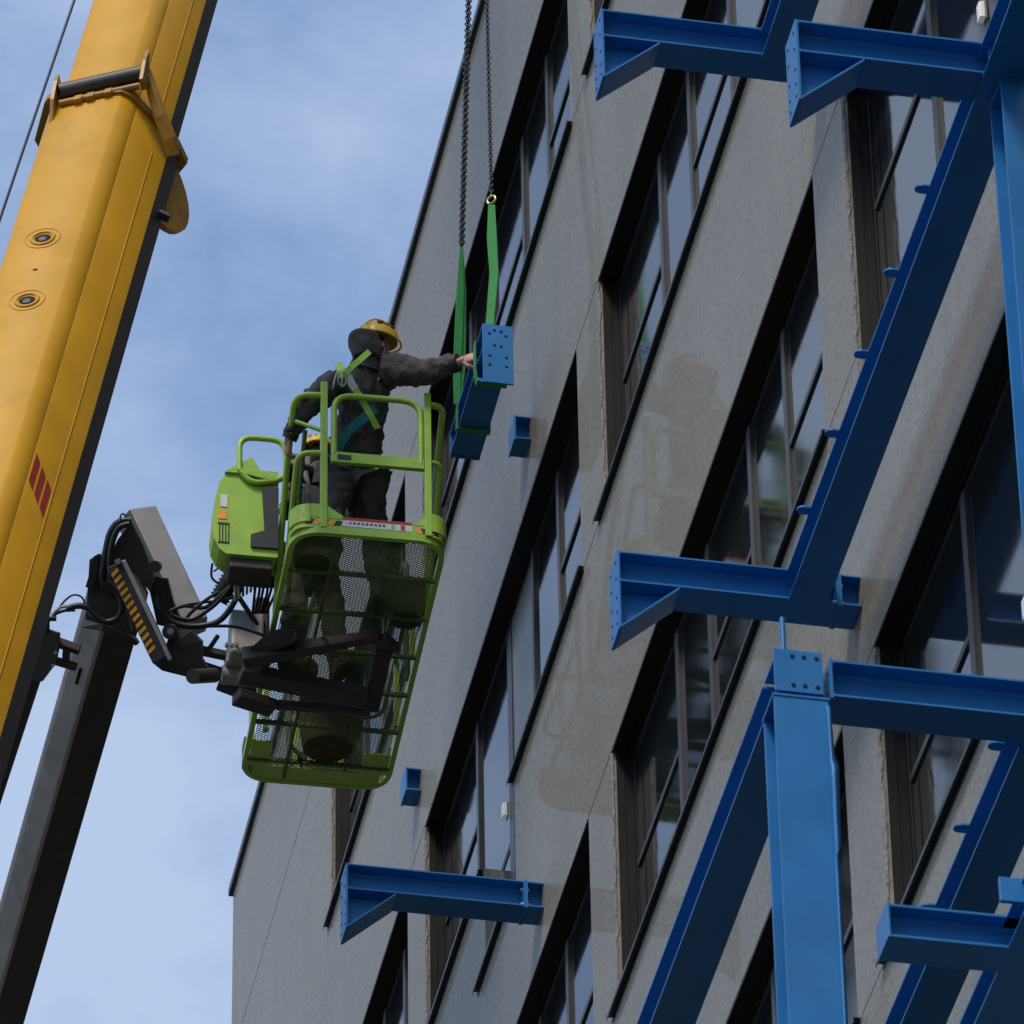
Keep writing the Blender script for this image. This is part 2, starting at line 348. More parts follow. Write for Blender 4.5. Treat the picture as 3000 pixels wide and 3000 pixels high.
# body of the building behind the panels, and the coping
b_ = MB(); b_.bb((8.24, -24, BOT), (47.12, WY - 0.56, TOP - 0.25)); b_.build('building_core', 'black', bld)
b_ = MB(); b_.bb((47.12, -24, BOT), (47.15, WY - 0.21, TOP)); b_.bb((8.2, -24, TOP - 0.24), (47.12, WY - 0.21, TOP - 0.2)); b_.build('end_wall', 'concrete', bld)
b_ = MB(); b_.bb((8.2, WY - 0.35, TOP + 0.002), (47.19, WY + 0.035, TOP + 0.03)); b_.bb((8.2, WY + 0.004, TOP - 0.045), (47.19, WY + 0.035, TOP + 0.002)); b_.bb((47.154, WY - 16, TOP - 0.045), (47.19, WY + 0.003, TOP + 0.03))
b_.build('roof_coping', 'flash', bld)
MUL = [1.30, 2.13, 3.22, 4.08]
def make_window(E_, zh, width, muls, transoms, door=False, tall=False, near_over=0.06, far_over=0.16):
    zs = zh - WH; x0 = E_ - width; fy0, fy1 = WY - RD - 0.07, WY - RD - 0.001
    fr = MB(); t = 0.055
    fr.bb((x0, fy0, zh - t), (E_, fy1, zh)); fr.bb((x0, fy0, zs), (E_, fy1, zs + t))
    fr.bb((x0, fy0, zs + t), (x0 + t, fy1, zh - t)); fr.bb((E_ - t, fy0, zs + t), (E_, fy1, zh - t))
    win = fr.build('window', 'black', bld, bevel=0.003, bseg=1)
    # soffit and jamb linings, dark, with a drip groove
    ln = MB(); ly = WY - RD + 0.001
    ln.bb((x0 + 0.008, ly, zh - 0.006), (E_ - 0.008, WY - 0.003, zh + 0.003)); ln.bb((x0 + 0.01, WY - 0.075, zh - 0.014), (E_ - 0.02, WY - 0.068, zh - 0.006)); ln.bb((x0 + 0.01, ly + 0.0, zh - 0.028), (E_ - 0.02, ly + 0.02, zh - 0.006))
    ln.bb((E_ - 0.007, ly, zs + 0.02), (E_ - 0.0005, WY - 0.028, zh - 0.004)); ln.bb((E_ - 0.014, WY - 0.075, zs + 0.02), (E_ - 0.007, WY - 0.068, zh - 0.03)); ln.bb((E_ - 0.02, ly, zs + 0.02), (E_ - 0.007, ly + 0.015, zh - 0.03))
    ln.bb((x0, ly, zs + 0.02), (x0 + 0.006, WY - 0.01, zh - 0.03))
    ln.build('reveal_lining', 'black', win)
    # sill flashing: folded sheet standing proud of the wall, open ends
    def flashing(a, c, zz, mb):
        mb.bb((a, WY + 0.003, zz), (c, WY + 0.040, zz + 0.004)); mb.bb((a, WY + 0.036, zz - 0.024), (c, WY + 0.040, zz)); mb.bb((a, WY + 0.003, zz - 0.034), (c, WY + 0.007, zz))
        mb.bb((a + 0.08, ly, zz + 0.001), (c - 0.17, WY + 0.003, zz + 0.005))
    fl = MB()
    if door:
        n0, n1 = E_ - 3.12, E_ - 2.1
        flashing(x0 - near_over, n0 + 0.06, zs, fl); (None if tall else flashing(n1 + 0.03, E_ + far_over, zs, fl)); flashing(n0 + 0.02, n1 + 0.28, zs - DROP, fl)
    else: flashing(x0 - near_over, E_ + far_over, zs, fl)
    fl.build('sill_flashing', 'flash', win)
    muls = list(muls)
    if door: muls = [1.33, 2.42, 3.27, 4.12]
    for i, q in enumerate(muls):
        mu = MB(); wd = 0.075 if not (door and i == 1) else 0.15
        zb = zs - DROP + 0.02 if (door and i in (1, 2)) else zs + t
        mu.bb((E_ - q - wd / 2, fy0 - 0.004, zb), (E_ - q + wd / 2, fy1 + (0.014 if not (door and i == 1) else 0.002), zh - t)); mu.build('mullion', 'frame', win, bevel=0.003, bseg=1)
    xsn = [t] + muls + [width - t]
    for i in range(len(xsn) - 1):
        a, c = E_ - xsn[i + 1] + 0.03, E_ - xsn[i] - 0.03
        low = zs + t
        if door and i in (1, 2): low = zs - DROP + 0.02
        if tall: low = zs - DROP + 0.02
        p = MB(); p.bb((a, fy1 - 0.014, low), (c, fy1 - 0.006, zh - t))
        p.build('door_panel' if (door and i == 2) else 'pane', 'panel' if (door and i == 2) else 'glass', win)
        if i in transoms and not (door and i == 2):
            tr = MB(); tr.bb((a, fy0, zh - 0.89), (c, fy1 + 0.008, zh - 0.845)); tr.build('transom', 'frame', win, bevel=0.003, bseg=1)
    return win
proto = None
def shifted(win, dx, dz):
    c = win.copy(); C.objects.link(c); c.location = (dx, 0, dz)
    for ch in list(win.children):
        d = ch.copy(); C.objects.link(d); d.parent = c; d.matrix_parent_inverse = Matrix.Identity(4); d.location = (0, 0, 0)
    return c
def fix(win):
    # window frames sit at the building's own origin offset; keep simple local transforms
    for o in [win] + list(win.children): pass
    return win
base = make_window(BAYE[0], HEADS[0], WW, MUL, (0, 2, 4))
based = make_window(BAYE[0], HEADS[1], WW, MUL, (0, 2, 4), True)
baset = make_window(BAYE[2], HEADS[2], WW, MUL, (0, 2, 4), True, True)
basee = make_window(42.23, HEADS[0], 3.16, [0.8, 1.6, 2.4], (0, 2))
def clone(src, dx, dz):
    c = src.copy(); C.objects.link(c)
    c.parent = bld; c.matrix_parent_inverse = src.matrix_parent_inverse.copy(); c.location = src.location + Vector((dx, 0, dz))
    for ch in list(src.children):
        d = ch.copy(); C.objects.link(d); d.parent = c; d.matrix_parent_inverse = ch.matrix_parent_inverse.copy()
for k in range(8):
    for i, E_ in enumerate(BAYE):
        if (i, k) in ((0, 0), (0, 1), (2, 2)): continue
        if (i, k) in DOORS: clone(based, E_ - BAYE[0], HEADS[k] - HEADS[1])
        else: clone(base, E_ - BAYE[0], HEADS[k] - HEADS[0])
    if k: clone(basee, 0, HEADS[k] - HEADS[0])
# lamps beside the doors
def wall_lamp(E_, zh, label):
    x = E_ - 2.30; zc = zh - 1.47; y = WY - RD + 0.002
    t_ = thing('wall_lamp', label, 'lamp', (x, y, zc), 'lamps beside the doors')
    p = MB(); p.bb((x - 0.03, y, zc - 0.06), (x + 0.03, y + 0.008, zc + 0.06)); p.build('back_plate', 'frame', t_, bevel=0.004)
    p = MB(); p.prism([(x - 0.028, y + 0.008, zc + 0.055), (x + 0.028, y + 0.008, zc + 0.055), (x + 0.028, y + 0.04, zc + 0.045), (x - 0.028, y + 0.04, zc + 0.045)], (0, 0, -0.1)); p.build('lens', 'lamp', t_, bevel=0.008, bseg=3)
wall_lamp(BAYE[0], HEADS[1], 'small white lamp left of the lowest bare blue bracket, beside a grey panel')
wall_lamp(BAYE[2], HEADS[2], 'small white lamp in the top right window, above a blue bracket')
wall_lamp(BAYE[2], HEADS[3], 'small white lamp in the large right window, beside the bright blue column')

# ------------------------------------------------------------------ blue steelwork
BG = 'blue steel brackets on the facade'
def bolt_holes(pts, nrm, r=0.012, mb=None):
    for p in pts: mb.cyl(Vector(p) + Vector(nrm) * 0.001, nrm, r, 0.003, 10)
def bracket(X, Z, label, haunch=True, length=1.25, load=False, stub=True):
    """cantilever of H section with end plate and haunch, built in local axes:
    root at (X, wall, Z=top) running outwards along +Y"""
    t_ = thing('steel_bracket', label, 'bracket', (X, WY, Z), BG)
    y0 = WY + 0.115; y1 = WY + length
    b1 = MB(); b1.hsec((X, y0 + 0.012, Z - 0.095), (X, y1 - 0.014, Z - 0.095), Z_)
    b1.build('beam', 'blue', t_, bevel=0.0015, bseg=1)
    e = MB(); e.bb((X - 0.1, y1 - 0.014, Z - (0.48 if haunch else 0.2)), (X + 0.1, y1, Z + 0.004)); e.build('end_plate', 'blue', t_, bevel=0.002, bseg=1)
    e = MB(); e.bb((X - 0.1, y0, Z - 0.2), (X + 0.1, y0 + 0.012, Z + 0.004)); e.build('splice_plate', 'blue', t_, bevel=0.002, bseg=1)
    if haunch:
        hx = 0.29; hh = MB(); ya = y1 - 0.014
        hh.prism([(X - 0.0045, ya, Z - 0.19), (X - 0.0045, ya, Z - 0.46), (X - 0.0045, ya - hx, Z - 0.19)], (0.009, 0, 0))
        d = Vector((0, -hx, 0.27)).normalized(); nn = Vector((0, -0.27, -hx)).normalized()
        p0 = Vector((X, ya, Z - 0.468)); p1 = Vector((X, ya - hx - 0.012, Z - 0.194))
        hh.beam(p0, p1, nn, 0.2, 0.012); hh.build('haunch', 'blue', t_, bevel=0.0015, bseg=1)
    for zz in (0.05, 0.15, 0.27, 0.36, 0.43) if haunch else (0.05, 0.15):
        for xx in (-0.06, 0.06): hb = MB(); hb.cyl((X + xx, y1 + 0.001, Z - zz), Y_, 0.008, 0.003, 10); hb.build('bolt_hole', 'hole', t_)
    wb = MB()                                                    # weld beads at both plates
    for yy in (y0 + 0.013, y1 - 0.016):
        wb.tube([(X - 0.1, yy, Z - 0.178), (X - 0.006, yy, Z - 0.177), (X - 0.006, yy, Z - 0.013), (X - 0.1, yy, Z - 0.013)], 0.005, 6)
    wb.build('weld_bead', 'blue', t_)
    for zz in (0.045, 0.155):
        for dy in (0.02, -0.02): bb_ = MB(); bb_.cyl((X - 0.06, y0 + dy, Z - zz), Y_, 0.014, 0.016, 6); bb_.build('bolt', 'bolt', t_)
    return t_
def stub(X, Z, label, length=0.1):
    t_ = thing('wall_stub', label, 'bracket', (X, WY, Z), 'short blue stubs fixed to the concrete')
    b1 = MB(); b1.hsec((X, WY + 0.002, Z - 0.095), (X, WY + length, Z - 0.095), Z_); b1.build('beam', 'blue', t_, bevel=0.0015, bseg=1)
    e = MB(); e.bb((X - 0.1, WY + length, Z - 0.2), (X + 0.1, WY + length + 0.014, Z + 0.004)); e.build('end_plate', 'blue', t_, bevel=0.002, bseg=1)
    return t_
stub(38.6, 28.26, 'short blue stub on the bare concrete pier below the lime work platform')
stub(34.6, 28.27, 'short blue stub on the concrete just right of the lime work platform')
ZL = [28.35, 24.69, 21.02, 17.36]
bracket(34.5, 24.47, 'bare blue bracket standing alone at the lower left, below the platform')
stub(34.5, 24.47, 'blue stub carrying the lone bracket at the lower left')
bracket(26.6, 24.56, 'blue bracket at the top, left of two, with a beam rising behind it')
stub(26.6, 24.56, 'blue stub behind the left of the two top brackets')
bracket(22.6, 20.93, 'blue bracket at the top right with pale speckled end plate')
bracket(26.6, 20.92, 'blue bracket in mid picture where the long notched beam starts')
stub(26.6, 20.92, 'blue stub on the pier behind the mid picture bracket')
bracket(22.6, 17.30, 'blue bracket leading right from the head of the bright column', haunch=False)
# long inner beams along the facade, with small tabs
BL = 'blue beams running along the facade'
def long_beam(x0, x1, y, zt, label, tabs=True, h=0.19, tab_side=1, tab_step=0.56, tab0=0.35):
    t_ = thing('steel_beam', label, 'beam', (x1, y, zt), BL)
    b1 = MB(); b1.hsec((x0, y, zt - h / 2), (x1, y, zt - h / 2), Z_, h=h, w=0.2); b1.build('beam', 'blue', t_, bevel=0.0015, bseg=1)
    if tabs:
        x = x1 - tab0
        while x > x0 + 0.2:
            tb = MB(); pr_ = [(x, y + 0.1 * tab_side, zt - 0.012), (x, y + 0.13 * tab_side, zt - 0.012)]
            poly = [Vector((x - 0.03, y + 0.1 * tab_side, 0)), Vector((x - 0.03, y + 0.135 * tab_side, 0))]
            for a in range(7):
                an = math.pi * a / 6; poly.append(Vector((x - 0.03 * math.cos(an), y + (0.135 + 0.03 * math.sin(an)) * tab_side, 0)))
            poly += [Vector((x + 0.03, y + 0.1 * tab_side, 0))]
            poly = [Vector((p.x, p.y, zt - 0.001)) for p in poly]
            tb.prism(poly, (0, 0, -0.01)); tb.build('tab', 'blue', t_)
            x -= tab_step
    return t_
long_beam(22.72, 26.5, -6.95, 20.91, 'long notched blue beam slanting up from the mid picture bracket', tab0=0.5, tab_step=0.62)
long_beam(22.72, 26.5, -6.95, 24.54, 'blue beam rising out of the top edge beside the top left bracket')
long_beam(16.5, 22.48, -6.95, 20.91, 'dark blue beam in the top right corner above the right column', tabs=False)
long_beam(22.72, 30.4, -6.95, 17.29, 'notched blue beam slanting down at the lower right behind a short beam', tab0=6.2, tab_step=0.62)
long_beam(22.72, 30.4, -5.84, 17.29, 'wide dark blue beam slanting down to the left of the bright column', tabs=False)
# columns
def column(x, y, z0, z1, w, h, label, name='steel_column'):
    t_ = thing(name, label, 'column', (x, y, z0), 'blue steel columns')
    b1 = MB(); b1.hsec((x, y, z0), (x, y, z1), X_, h=h, w=w, tf=0.014, tw=0.01); b1.build('shaft', 'blue', t_, bevel=0.002, bseg=1)
    c = MB(); c.bb((x - h / 2 - 0.005, y - w / 2 - 0.005, z1), (x + h / 2 + 0.005, y + w / 2 + 0.005, z1 + 0.014)); c.build('cap_plate', 'blue', t_, bevel=0.002, bseg=1)
    return t_
c1 = column(22.6, -5.85, 11.0, 17.08, 0.235, 0.2, 'bright blue column at bottom right with ragged film on its edge')
# node block on top of column 1 with bolted plate
nd = MB(); nd.bb((22.5, -5.95, 17.11), (22.512, -5.74, 17.33)); nd.build('node_plate', 'blue', c1, bevel=0.002, bseg=1)
hb = MB()
for yy in (-5.82, -5.87, -5.925):
    for zz in (17.145, 17.295): hb = MB(); hb.cyl((22.498, yy, zz), X_, 0.010, 0.003, 10); hb.build('bolt_hole', 'hole', c1)
nd = MB(); nd.hsec((22.52, -5.85, 17.215), (22.72, -5.85, 17.215), Z_, h=0.2, w=0.2); nd.build('node_block', 'blue', c1, bevel=0.0015)
nd = MB(); nd.cyl((22.6, -5.81, 17.44), Z_, 0.012, 0.26, 10); nd.build('lifting_rod', 'blue', c1)
# loose protective film curling off the column's right edge
fl = MB(); n = 90; vs = []
for i in range(n + 1):
    z_ = 17.05 - 4.6 * i / n
    k = (17.05 - z_)
    w_ = 0.006 + 0.022 * max(0, noise.noise(Vector((0, 0, z_ * 1.7)))) ** 1.5 + (0.014 if 0.3 < k < 0.75 else 0)
    if k % 0.62 < 0.03: w_ = 0.001
    vs += [(22.494, -5.966, z_), (22.49 - 0.3 * w_, -5.969 - w_, z_), (22.494, -5.955, z_)]
fs = []
for i in range(n): q = 3 * i; fs += [(q, q + 3, q + 4, q + 1), (q + 1, q + 4, q + 5, q + 2)]
fl.add(vs, fs, 0, True); f_ = fl.build('peeling_film', 'blue', c1); md = f_.modifiers.new('s', 'SOLIDIFY'); md.thickness = 0.002
c2 = column(22.6, -7.01, 17.27, 20.70, 0.16, 0.2, 'blue column along the right edge, narrowing downwards behind the bracket')
nd = MB(); nd.hsec((22.48, -6.95, 20.815), (22.72, -6.95, 20.815), Z_, h=0.19, w=0.2); nd.bb((22.49, -7.06, 20.71), (22.502, -6.88, 20.92)); nd.build('node_block', 'blue', c2, bevel=0.0015)
# short walkway beam nearer the camera at the bottom right
P0 = S(2590, 2683, 26.2); 
t_ = thing('steel_beam', 'short dark blue beam stub at the bottom right, nearer and slightly blurred', 'beam', P0, BL)
b1 = MB(); hh = 0.152; 
b1.hsec(P0 + Vector((0, 0, -hh / 2)), P0 + Vector((0, -0.80, -hh / 2)), Z_, h=hh, w=0.17); b1.build('beam', 'blue', t_, bevel=0.0015)
e = MB(); e.bb(P0 + Vector((-0.09, 0.0, -hh - 0.004)), P0 + Vector((0.09, 0.012, 0.004))); e.build('end_plate', 'blue', t_, bevel=0.002)
P1 = P0 + Vector((0, -0.56, 0.0))
long_beam(P1.x - 3.0, P1.x + 3.2, P1.y, P1.z + 0.0, 'blue beam crossing the bottom right corner, joined by a short stub', tabs=False, h=0.15)
t_ = tag(MB().build('x', 'blue'), 'x', 'x') if False else None
p = MB(); PC = S(2965, 2610, 26.0); p.box(PC, (0.02, 0.10, 0.11)); q_ = p.build('splice_plate', 'blue', bevel=0.002)
tag(q_, 'square dark blue plate at the right edge above the short beam stub', 'plate')

# ------------------------------------------------------------------ hanging load, slings and chains
LX, LZ = 33.68, 28.33
ld = thing('hanging_bracket', 'blue bracket hanging from green slings, its drilled end plate towards us', 'bracket', (LX, -6.85, LZ), BG)
yc = -6.85
b1 = MB(); b1.hsec((LX + 0.014, yc, LZ - 0.095), (LX + 1.15, yc, LZ - 0.095), Z_); b1.build('beam', 'blue', ld, bevel=0.0015, bseg=1)
e = MB(); e.bb((LX, yc - 0.1, LZ - 0.48), (LX + 0.014, yc + 0.1, LZ + 0.004)); e.build('end_plate', 'blue', ld, bevel=0.002, bseg=1)
e = MB(); e.bb((LX + 1.15, yc - 0.1, LZ - 0.2), (LX + 1.162, yc + 0.1, LZ + 0.004)); e.build('splice_plate', 'blue', ld, bevel=0.002, bseg=1)
hh_ = MB(); hx = 0.29; xa = LX + 0.014
hh_.prism([(xa, yc - 0.0045, LZ - 0.19), (xa, yc - 0.0045, LZ - 0.46), (xa + hx, yc - 0.0045, LZ - 0.19)], (0, 0.009, 0))
hh_.beam((xa, yc, LZ - 0.468), (xa + hx + 0.012, yc, LZ - 0.194), (0.27, 0, -hx), 0.2, 0.012); hh_.build('haunch', 'blue', ld, bevel=0.0015, bseg=1)
hb = MB()
for py_, zz in ((0.055, 0.075), (-0.055, 0.085), (0.022, 0.045), (-0.022, 0.05), (0.022, 0.17), (-0.022, 0.175), (0.055, 0.26), (-0.055, 0.265), (0.055, 0.335), (-0.055, 0.34)):
    hb = MB(); hb.cyl((LX - 0.001, yc + py_, LZ - zz), X_, 0.0105, 0.003, 12); hb.build('bolt_hole', 'hole', ld)
# slings
def at(px, py, x): return SP(px, py, 0, x)
ring = at(1440, 588, (LX + 0.22))
top_ring = Vector((34.75, -6.72, 31.9))
s1 = MB()
pts = [ring + Vector((0, 0, -0.04)), at(1441, 700, (LX + 0.22)), at(1447, 800, (LX + 0.22)), Vector(((LX + 0.22), yc + 0.02, LZ + 0.02))]
s1.ribbon(pts, (-1, 0.25, 0), [0.045, 0.066, 0.058, 0.05], 0.012)
s1.ribbon([Vector(((LX + 0.22), yc + 0.02, LZ + 0.01)), ((LX + 0.22), yc - 0.106, LZ + 0.008), ((LX + 0.22), yc - 0.112, LZ - 0.2), ((LX + 0.22), yc - 0.1, LZ - 0.31), ((LX + 0.22), yc + 0.1, LZ - 0.32), ((LX + 0.22), yc + 0.112, LZ - 0.2), ((LX + 0.22), yc + 0.11, LZ + 0.008), ((LX + 0.22), yc + 0.03, LZ + 0.012)], [Vector((0, 0, 1)), Vector((0, -0.7, 0.7)), Vector((0, -1, 0)), Vector((0, -0.7, -0.7)), Vector((0, 0.7, -0.7)), Vector((0, 1, 0)), Vector((0, 0.7, 0.7)), Vector((0, 0, 1))], 0.06, 0.008)
o = s1.build('lifting_sling', 'sling'); tag(o, 'wide green sling under the gilt shackle, nearest the drilled plate', 'sling', 'green lifting slings')
s2 = MB(); T2 = at(1352, 722, LX + 0.83); bx = LX + 0.83
s2.ribbon([T2, at(1348, 850, bx), at(1343, 980, bx), at(1338, 1080, bx), (bx, yc + 0.112, LZ - 0.02)], (-1, -0.3, 0), [0.02, 0.05, 0.055, 0.05, 0.045], 0.009)
s2.ribbon([T2 + Vector((0, 0, 0.0)), at(1356, 850, bx + 0.03), at(1354, 980, bx + 0.03), at(1352, 1080, bx + 0.03), (bx + 0.03, yc + 0.08, LZ + 0.01), (bx + 0.03, yc - 0.11, LZ + 0.006), (bx + 0.03, yc - 0.11, LZ - 0.2), (bx + 0.03, yc + 0.11, LZ - 0.2), (bx, yc + 0.112, LZ - 0.02)], [Vector((-1, -.3, 0))] * 4 + [Vector((0, 0, 1)), Vector((0, -.7, .7)), Vector((0, -.7, -.7)), Vector((0, .7, -.7)), Vector((0, 1, 0))], [0.02, 0.045, 0.05, 0.05, 0.05, 0.05, 0.05, 0.05, 0.045], 0.009)
o = s2.build('lifting_sling', 'sling'); tag(o, 'double green sling hanging beside the helmet, behind the outstretched hand', 'sling', 'green lifting slings')
def chain(p0, p1, label, pitch=0.030, r=0.0052):
    mb = MB(); d = p1 - p0; L = d.length; n = int(L / pitch); a = d.normalized()
    u = a.orthogonal().normalized(); w = a.cross(u)
    u, w = (u + w).normalized(), (w - u).normalized()
    for i in range(n):
        c = p0 + a * (pitch * (i + 0.5)); e_ = u if i % 2 else w
        wob = a.cross(e_) * 0.0
        hl = pitch * 0.62; hw = 0.0125; pts_ = []
        for k in range(10):
            an = 2 * math.pi * k / 10; ca = math.cos(an); sa = math.sin(an)
            pts_.append(c + a * (hl * ca) + e_ * (hw * sa) + wob)
        mb.tube(pts_, r, 5, 0, True)
    o = mb.build('lifting_chain', 'chain'); return tag(o, label, 'chain', 'lifting chains')
cr_top = Vector((34.72, -6.70, 0)); 
CT = SP(1405, -900, 0, 34.7)
chain(ring + Vector((0, 0, 0.05)), CT, 'dark chain running up from the gilt shackle')
chain(T2 + Vector((0, 0.006, 0)), CT + Vector((0.02, 0.02, 0)), 'left dark chain, front strand, crossing the roof edge')
chain(T2 + Vector((0.03, -0.012, 0.02)), CT + Vector((0.05, 0.0, 0)), 'left dark chain, rear strand, crossing the roof edge')
sh = MB(); pts = []
for k in range(14):
    an = 2 * math.pi * k / 14; pts.append(ring + Vector((0, -0.024 * math.sin(an), 0.032 * math.cos(an) + 0.008)) + Vector((-0.02 * math.sin(an), 0, 0)))
sh.tube(pts, 0.0085, 8, 0, True); sh.cyl(ring + Vector((0, 0, 0.045)), (0, 0, 1), 0.008, 0.02, 8)
o = sh.build('shackle', 'brass', bevel=0); tag(o, 'gilt shackle joining a chain to the wide green sling', 'shackle')
# master ring, hook block and rope up to the boom head (above the frame)
TIP = SP(458 + 0.30 * 2500, -2500, 0, 34.9)
hk = thing('hook_block', 'crane hook block hanging on its rope above the chains', 'hook block', CT)
h1 = MB(); pts = []
for k in range(14):
    an = 2 * math.pi * k / 14; pts.append(CT + Vector((0.03, 0.05 * math.sin(an), 0.07 * math.cos(an) + 0.05)))
h1.tube(pts, 0.012, 8, 0, True); h1.build('master_ring', 'chain', hk)
h1 = MB(); h1.tube([CT + Vector((0.03, 0.0, 0.12)), CT + Vector((0.03, 0.06, 0.18)), CT + Vector((0.03, 0.05, 0.3)), CT + Vector((0.03, 0, 0.36))], 0.025, 8); h1.build('hook', 'steel', hk)
h1 = MB(); h1.box(CT + Vector((0.03, 0, 0.65)), (0.14, 0.3, 0.55)); h1.build('block', 'yellow', hk, bevel=0.05, bseg=3)
h1 = MB(); h1.tube([CT + Vector((0.03, 0.08, 0.9)), TIP + Vector((0, 0.08, -0.3))], 0.008, 6); h1.tube([CT + Vector((0.03, -0.08, 0.9)), TIP + Vector((0, -0.08, -0.3))], 0.008, 6); h1.build('hoist_rope', 'cable', hk)

# ------------------------------------------------------------------ crane boom
BASE = SP(458 - 0.30 * 16200, 16200, 0, 24.0)
AX = (TIP - BASE).normalized()
crane = thing('mobile_crane', 'yellow telescopic crane boom crossing the left side of the picture', 'crane', BASE)
# section axes seen from the camera: u to the right, v towards the camera
mid = S(300, 500, 33); vdir = (-mid).normalized()
EV = (vdir - AX * vdir.dot(AX)).normalized(); EU = AX.cross(EV).normalized()
if EU.dot(RX) < 0: EU = -EU
def on_axis(py):
    """point on the boom axis that shows at picture height py"""
    lo, hi = 0.0, (TIP - BASE).length
    for _ in range(50):
        md_ = (lo + hi) / 2; P = BASE + AX * md_; y_ = 1500 + 20101.4 * P.dot(DN) / P.dot(FW)
        if y_ > py: lo = md_
        else: hi = md_
    return lo
def section(k, keel=False):
    rx_ = 0.0 if k == 1.0 else 0.015
    A = [(-0.375, -0.07), (-0.365, -0.04), (-0.345, -0.02), (-0.03, 0.128)] + [(-0.03 + 0.10 * math.sin(math.radians(q)) + 0.02 * q / 65, 0.128 - 0.055 * (1 - math.cos(math.radians(q * 1.2)))) for q in range(8, 66, 8)] + [(0.085, 0.085), (0.30 + rx_, -0.075)]
    B = [(0.30 + rx_, -0.075), (0.372 + rx_, -0.17), (0.30, -0.42), (0.05, -0.55), (-0.2, -0.5), (-0.37, -0.3), (-0.375, -0.07)]
    return [(a * k, c * k) for a, c in A], [(a * k, c * k) for a, c in B]
def boom_part(name, t0, t1, k, off=0.0):
    A, B = section(k); mb = MB()
    for poly, mi in ((A, 0), (B, 1)):
        n = len(poly); vs = [BASE + AX * t0 + EU * (a + off) + EV * c for a, c in poly] + [BASE + AX * t1 + EU * (a + off) + EV * c for a, c in poly]
        mb.add(vs, [(i, i + 1, i + 1 + n, i + n) for i in range(n - 1)], mi, mi == 0)
    ring_ = A[:-1] + B[:-1]; n = len(ring_)
    for t in (t0, t1): mb.add([BASE + AX * t + EU * (a + off) + EV * c for a, c in ring_], [tuple(range(n))], 0)
    o_ = mb.build(name, ['yellow', 'boomgrey'], crane)
    md_ = o_.modifiers.new('es', 'EDGE_SPLIT'); md_.split_angle = math.radians(32)
    return o_
tc_ = on_axis(330)
L_ = (TIP - BASE).length
OF = -0.0
boom_part('inner_boom_section', tc_ - 1.5, L_, 1.0)
boom_part('outer_boom_section', 0.0, tc_, 1.10, -0.012)
def bp(t, a, c): return BASE + AX * t + EU * a + EV * c
# weld seams along the side face, picked out in the paint
for k_, t0, t1, aa in ((1.0, tc_, L_, 0.62), (1.10, 0.5, tc_ - 0.3, 0.62), (1.10, 0.5, 0.6, 0.06)):
    A, _ = section(k_); p = lerp((*A[-2], 0), (*A[-1], 0), aa)
    w_ = MB(); w_.tube([bp(t0, p.x - (0.012 if k_ > 1 else 0) + 0.001, p.y + 0.001), bp(t1, p.x - (0.012 if k_ > 1 else 0) + 0.001, p.y + 0.001)], 0.0028, 6); w_.build('weld_seam', 'yellow' if aa > 0.5 else 'yellowdk', crane)
# collar: plate round the boom head with two lugs and a roller between them
kk = 1.10; A, B = section(kk); ringo = A[:-1] + B[:-1]
col_ = MB(); n = len(ringo); cx = sum(a for a, c in ringo) / n; cy = sum(c for a, c in ringo) / n
def ringat(t, sc_): return [bp(t, cx + (a - cx) * sc_ - 0.012, cy + (c - cy) * sc_) for a, c in ringo]
r0, r1, r2, r3 = ringat(tc_ - 0.03, 1.0), ringat(tc_ - 0.03, 1.12), ringat(tc_ + 0.03, 1.12), ringat(tc_ + 0.03, 0.9)
vs = r0 + r1 + r2 + r3; fs = []
for j in range(3):
    for i in range(n): fs.append((j * n + i, j * n + (i + 1) % n, (j + 1) * n + (i + 1) % n, (j + 1) * n + i))
col_.add(vs, fs); col_.build('head_collar', 'yellowdk', crane, bevel=0.004)
# roller axis along the broad face
ra = bp(tc_ - 0.02, -0.40, 0.025); rb = bp(tc_ + 0.13, 0.04, 0.225)
ro = MB(); ro.cyl((ra + rb) / 2, rb - ra, 0.052, (rb - ra).length, 20); ro.build('roller', 'steel', crane)
ro = MB(); nrm_ab = (EV * 0.9 - EU * 0.43).normalized()
ro.cyl((ra + rb) / 2 - AX * 0.09 - nrm_ab * 0.03, rb - ra, 0.022, (rb - ra).length * 0.98, 12)
for q in (0.25, 0.4, 0.62): ro.box(lerp(ra, rb, q) - AX * 0.10 - nrm_ab * 0.03, (0.05, 0.05, 0.05), (AX, (rb - ra).normalized(), nrm_ab))
ro.build('roller_bracket', 'yellowdk', crane, bevel=0.004)
dd = (rb - ra).normalized()
for pc, sgn, hgt in ((ra, -1, 0.17), (rb, 1, 0.10)):
    lg = MB(); c0 = pc + dd * 0.012 * sgn
    poly = [c0 - AX * (0.26 if sgn < 0 else 0.12) - nrm_ab * 0.05, c0 - AX * 0.12 + nrm_ab * 0.03, c0 + AX * 0.05 + nrm_ab * 0.06, c0 + AX * (0.12 + 0.06 * (sgn > 0)) + nrm_ab * 0.055, c0 + AX * 0.11 - nrm_ab * 0.0, c0 + AX * 0.0 - nrm_ab * 0.09]
    lg.prism(poly, dd * 0.022 * sgn); lg.build('lug', 'yellowdk', crane, bevel=0.003)
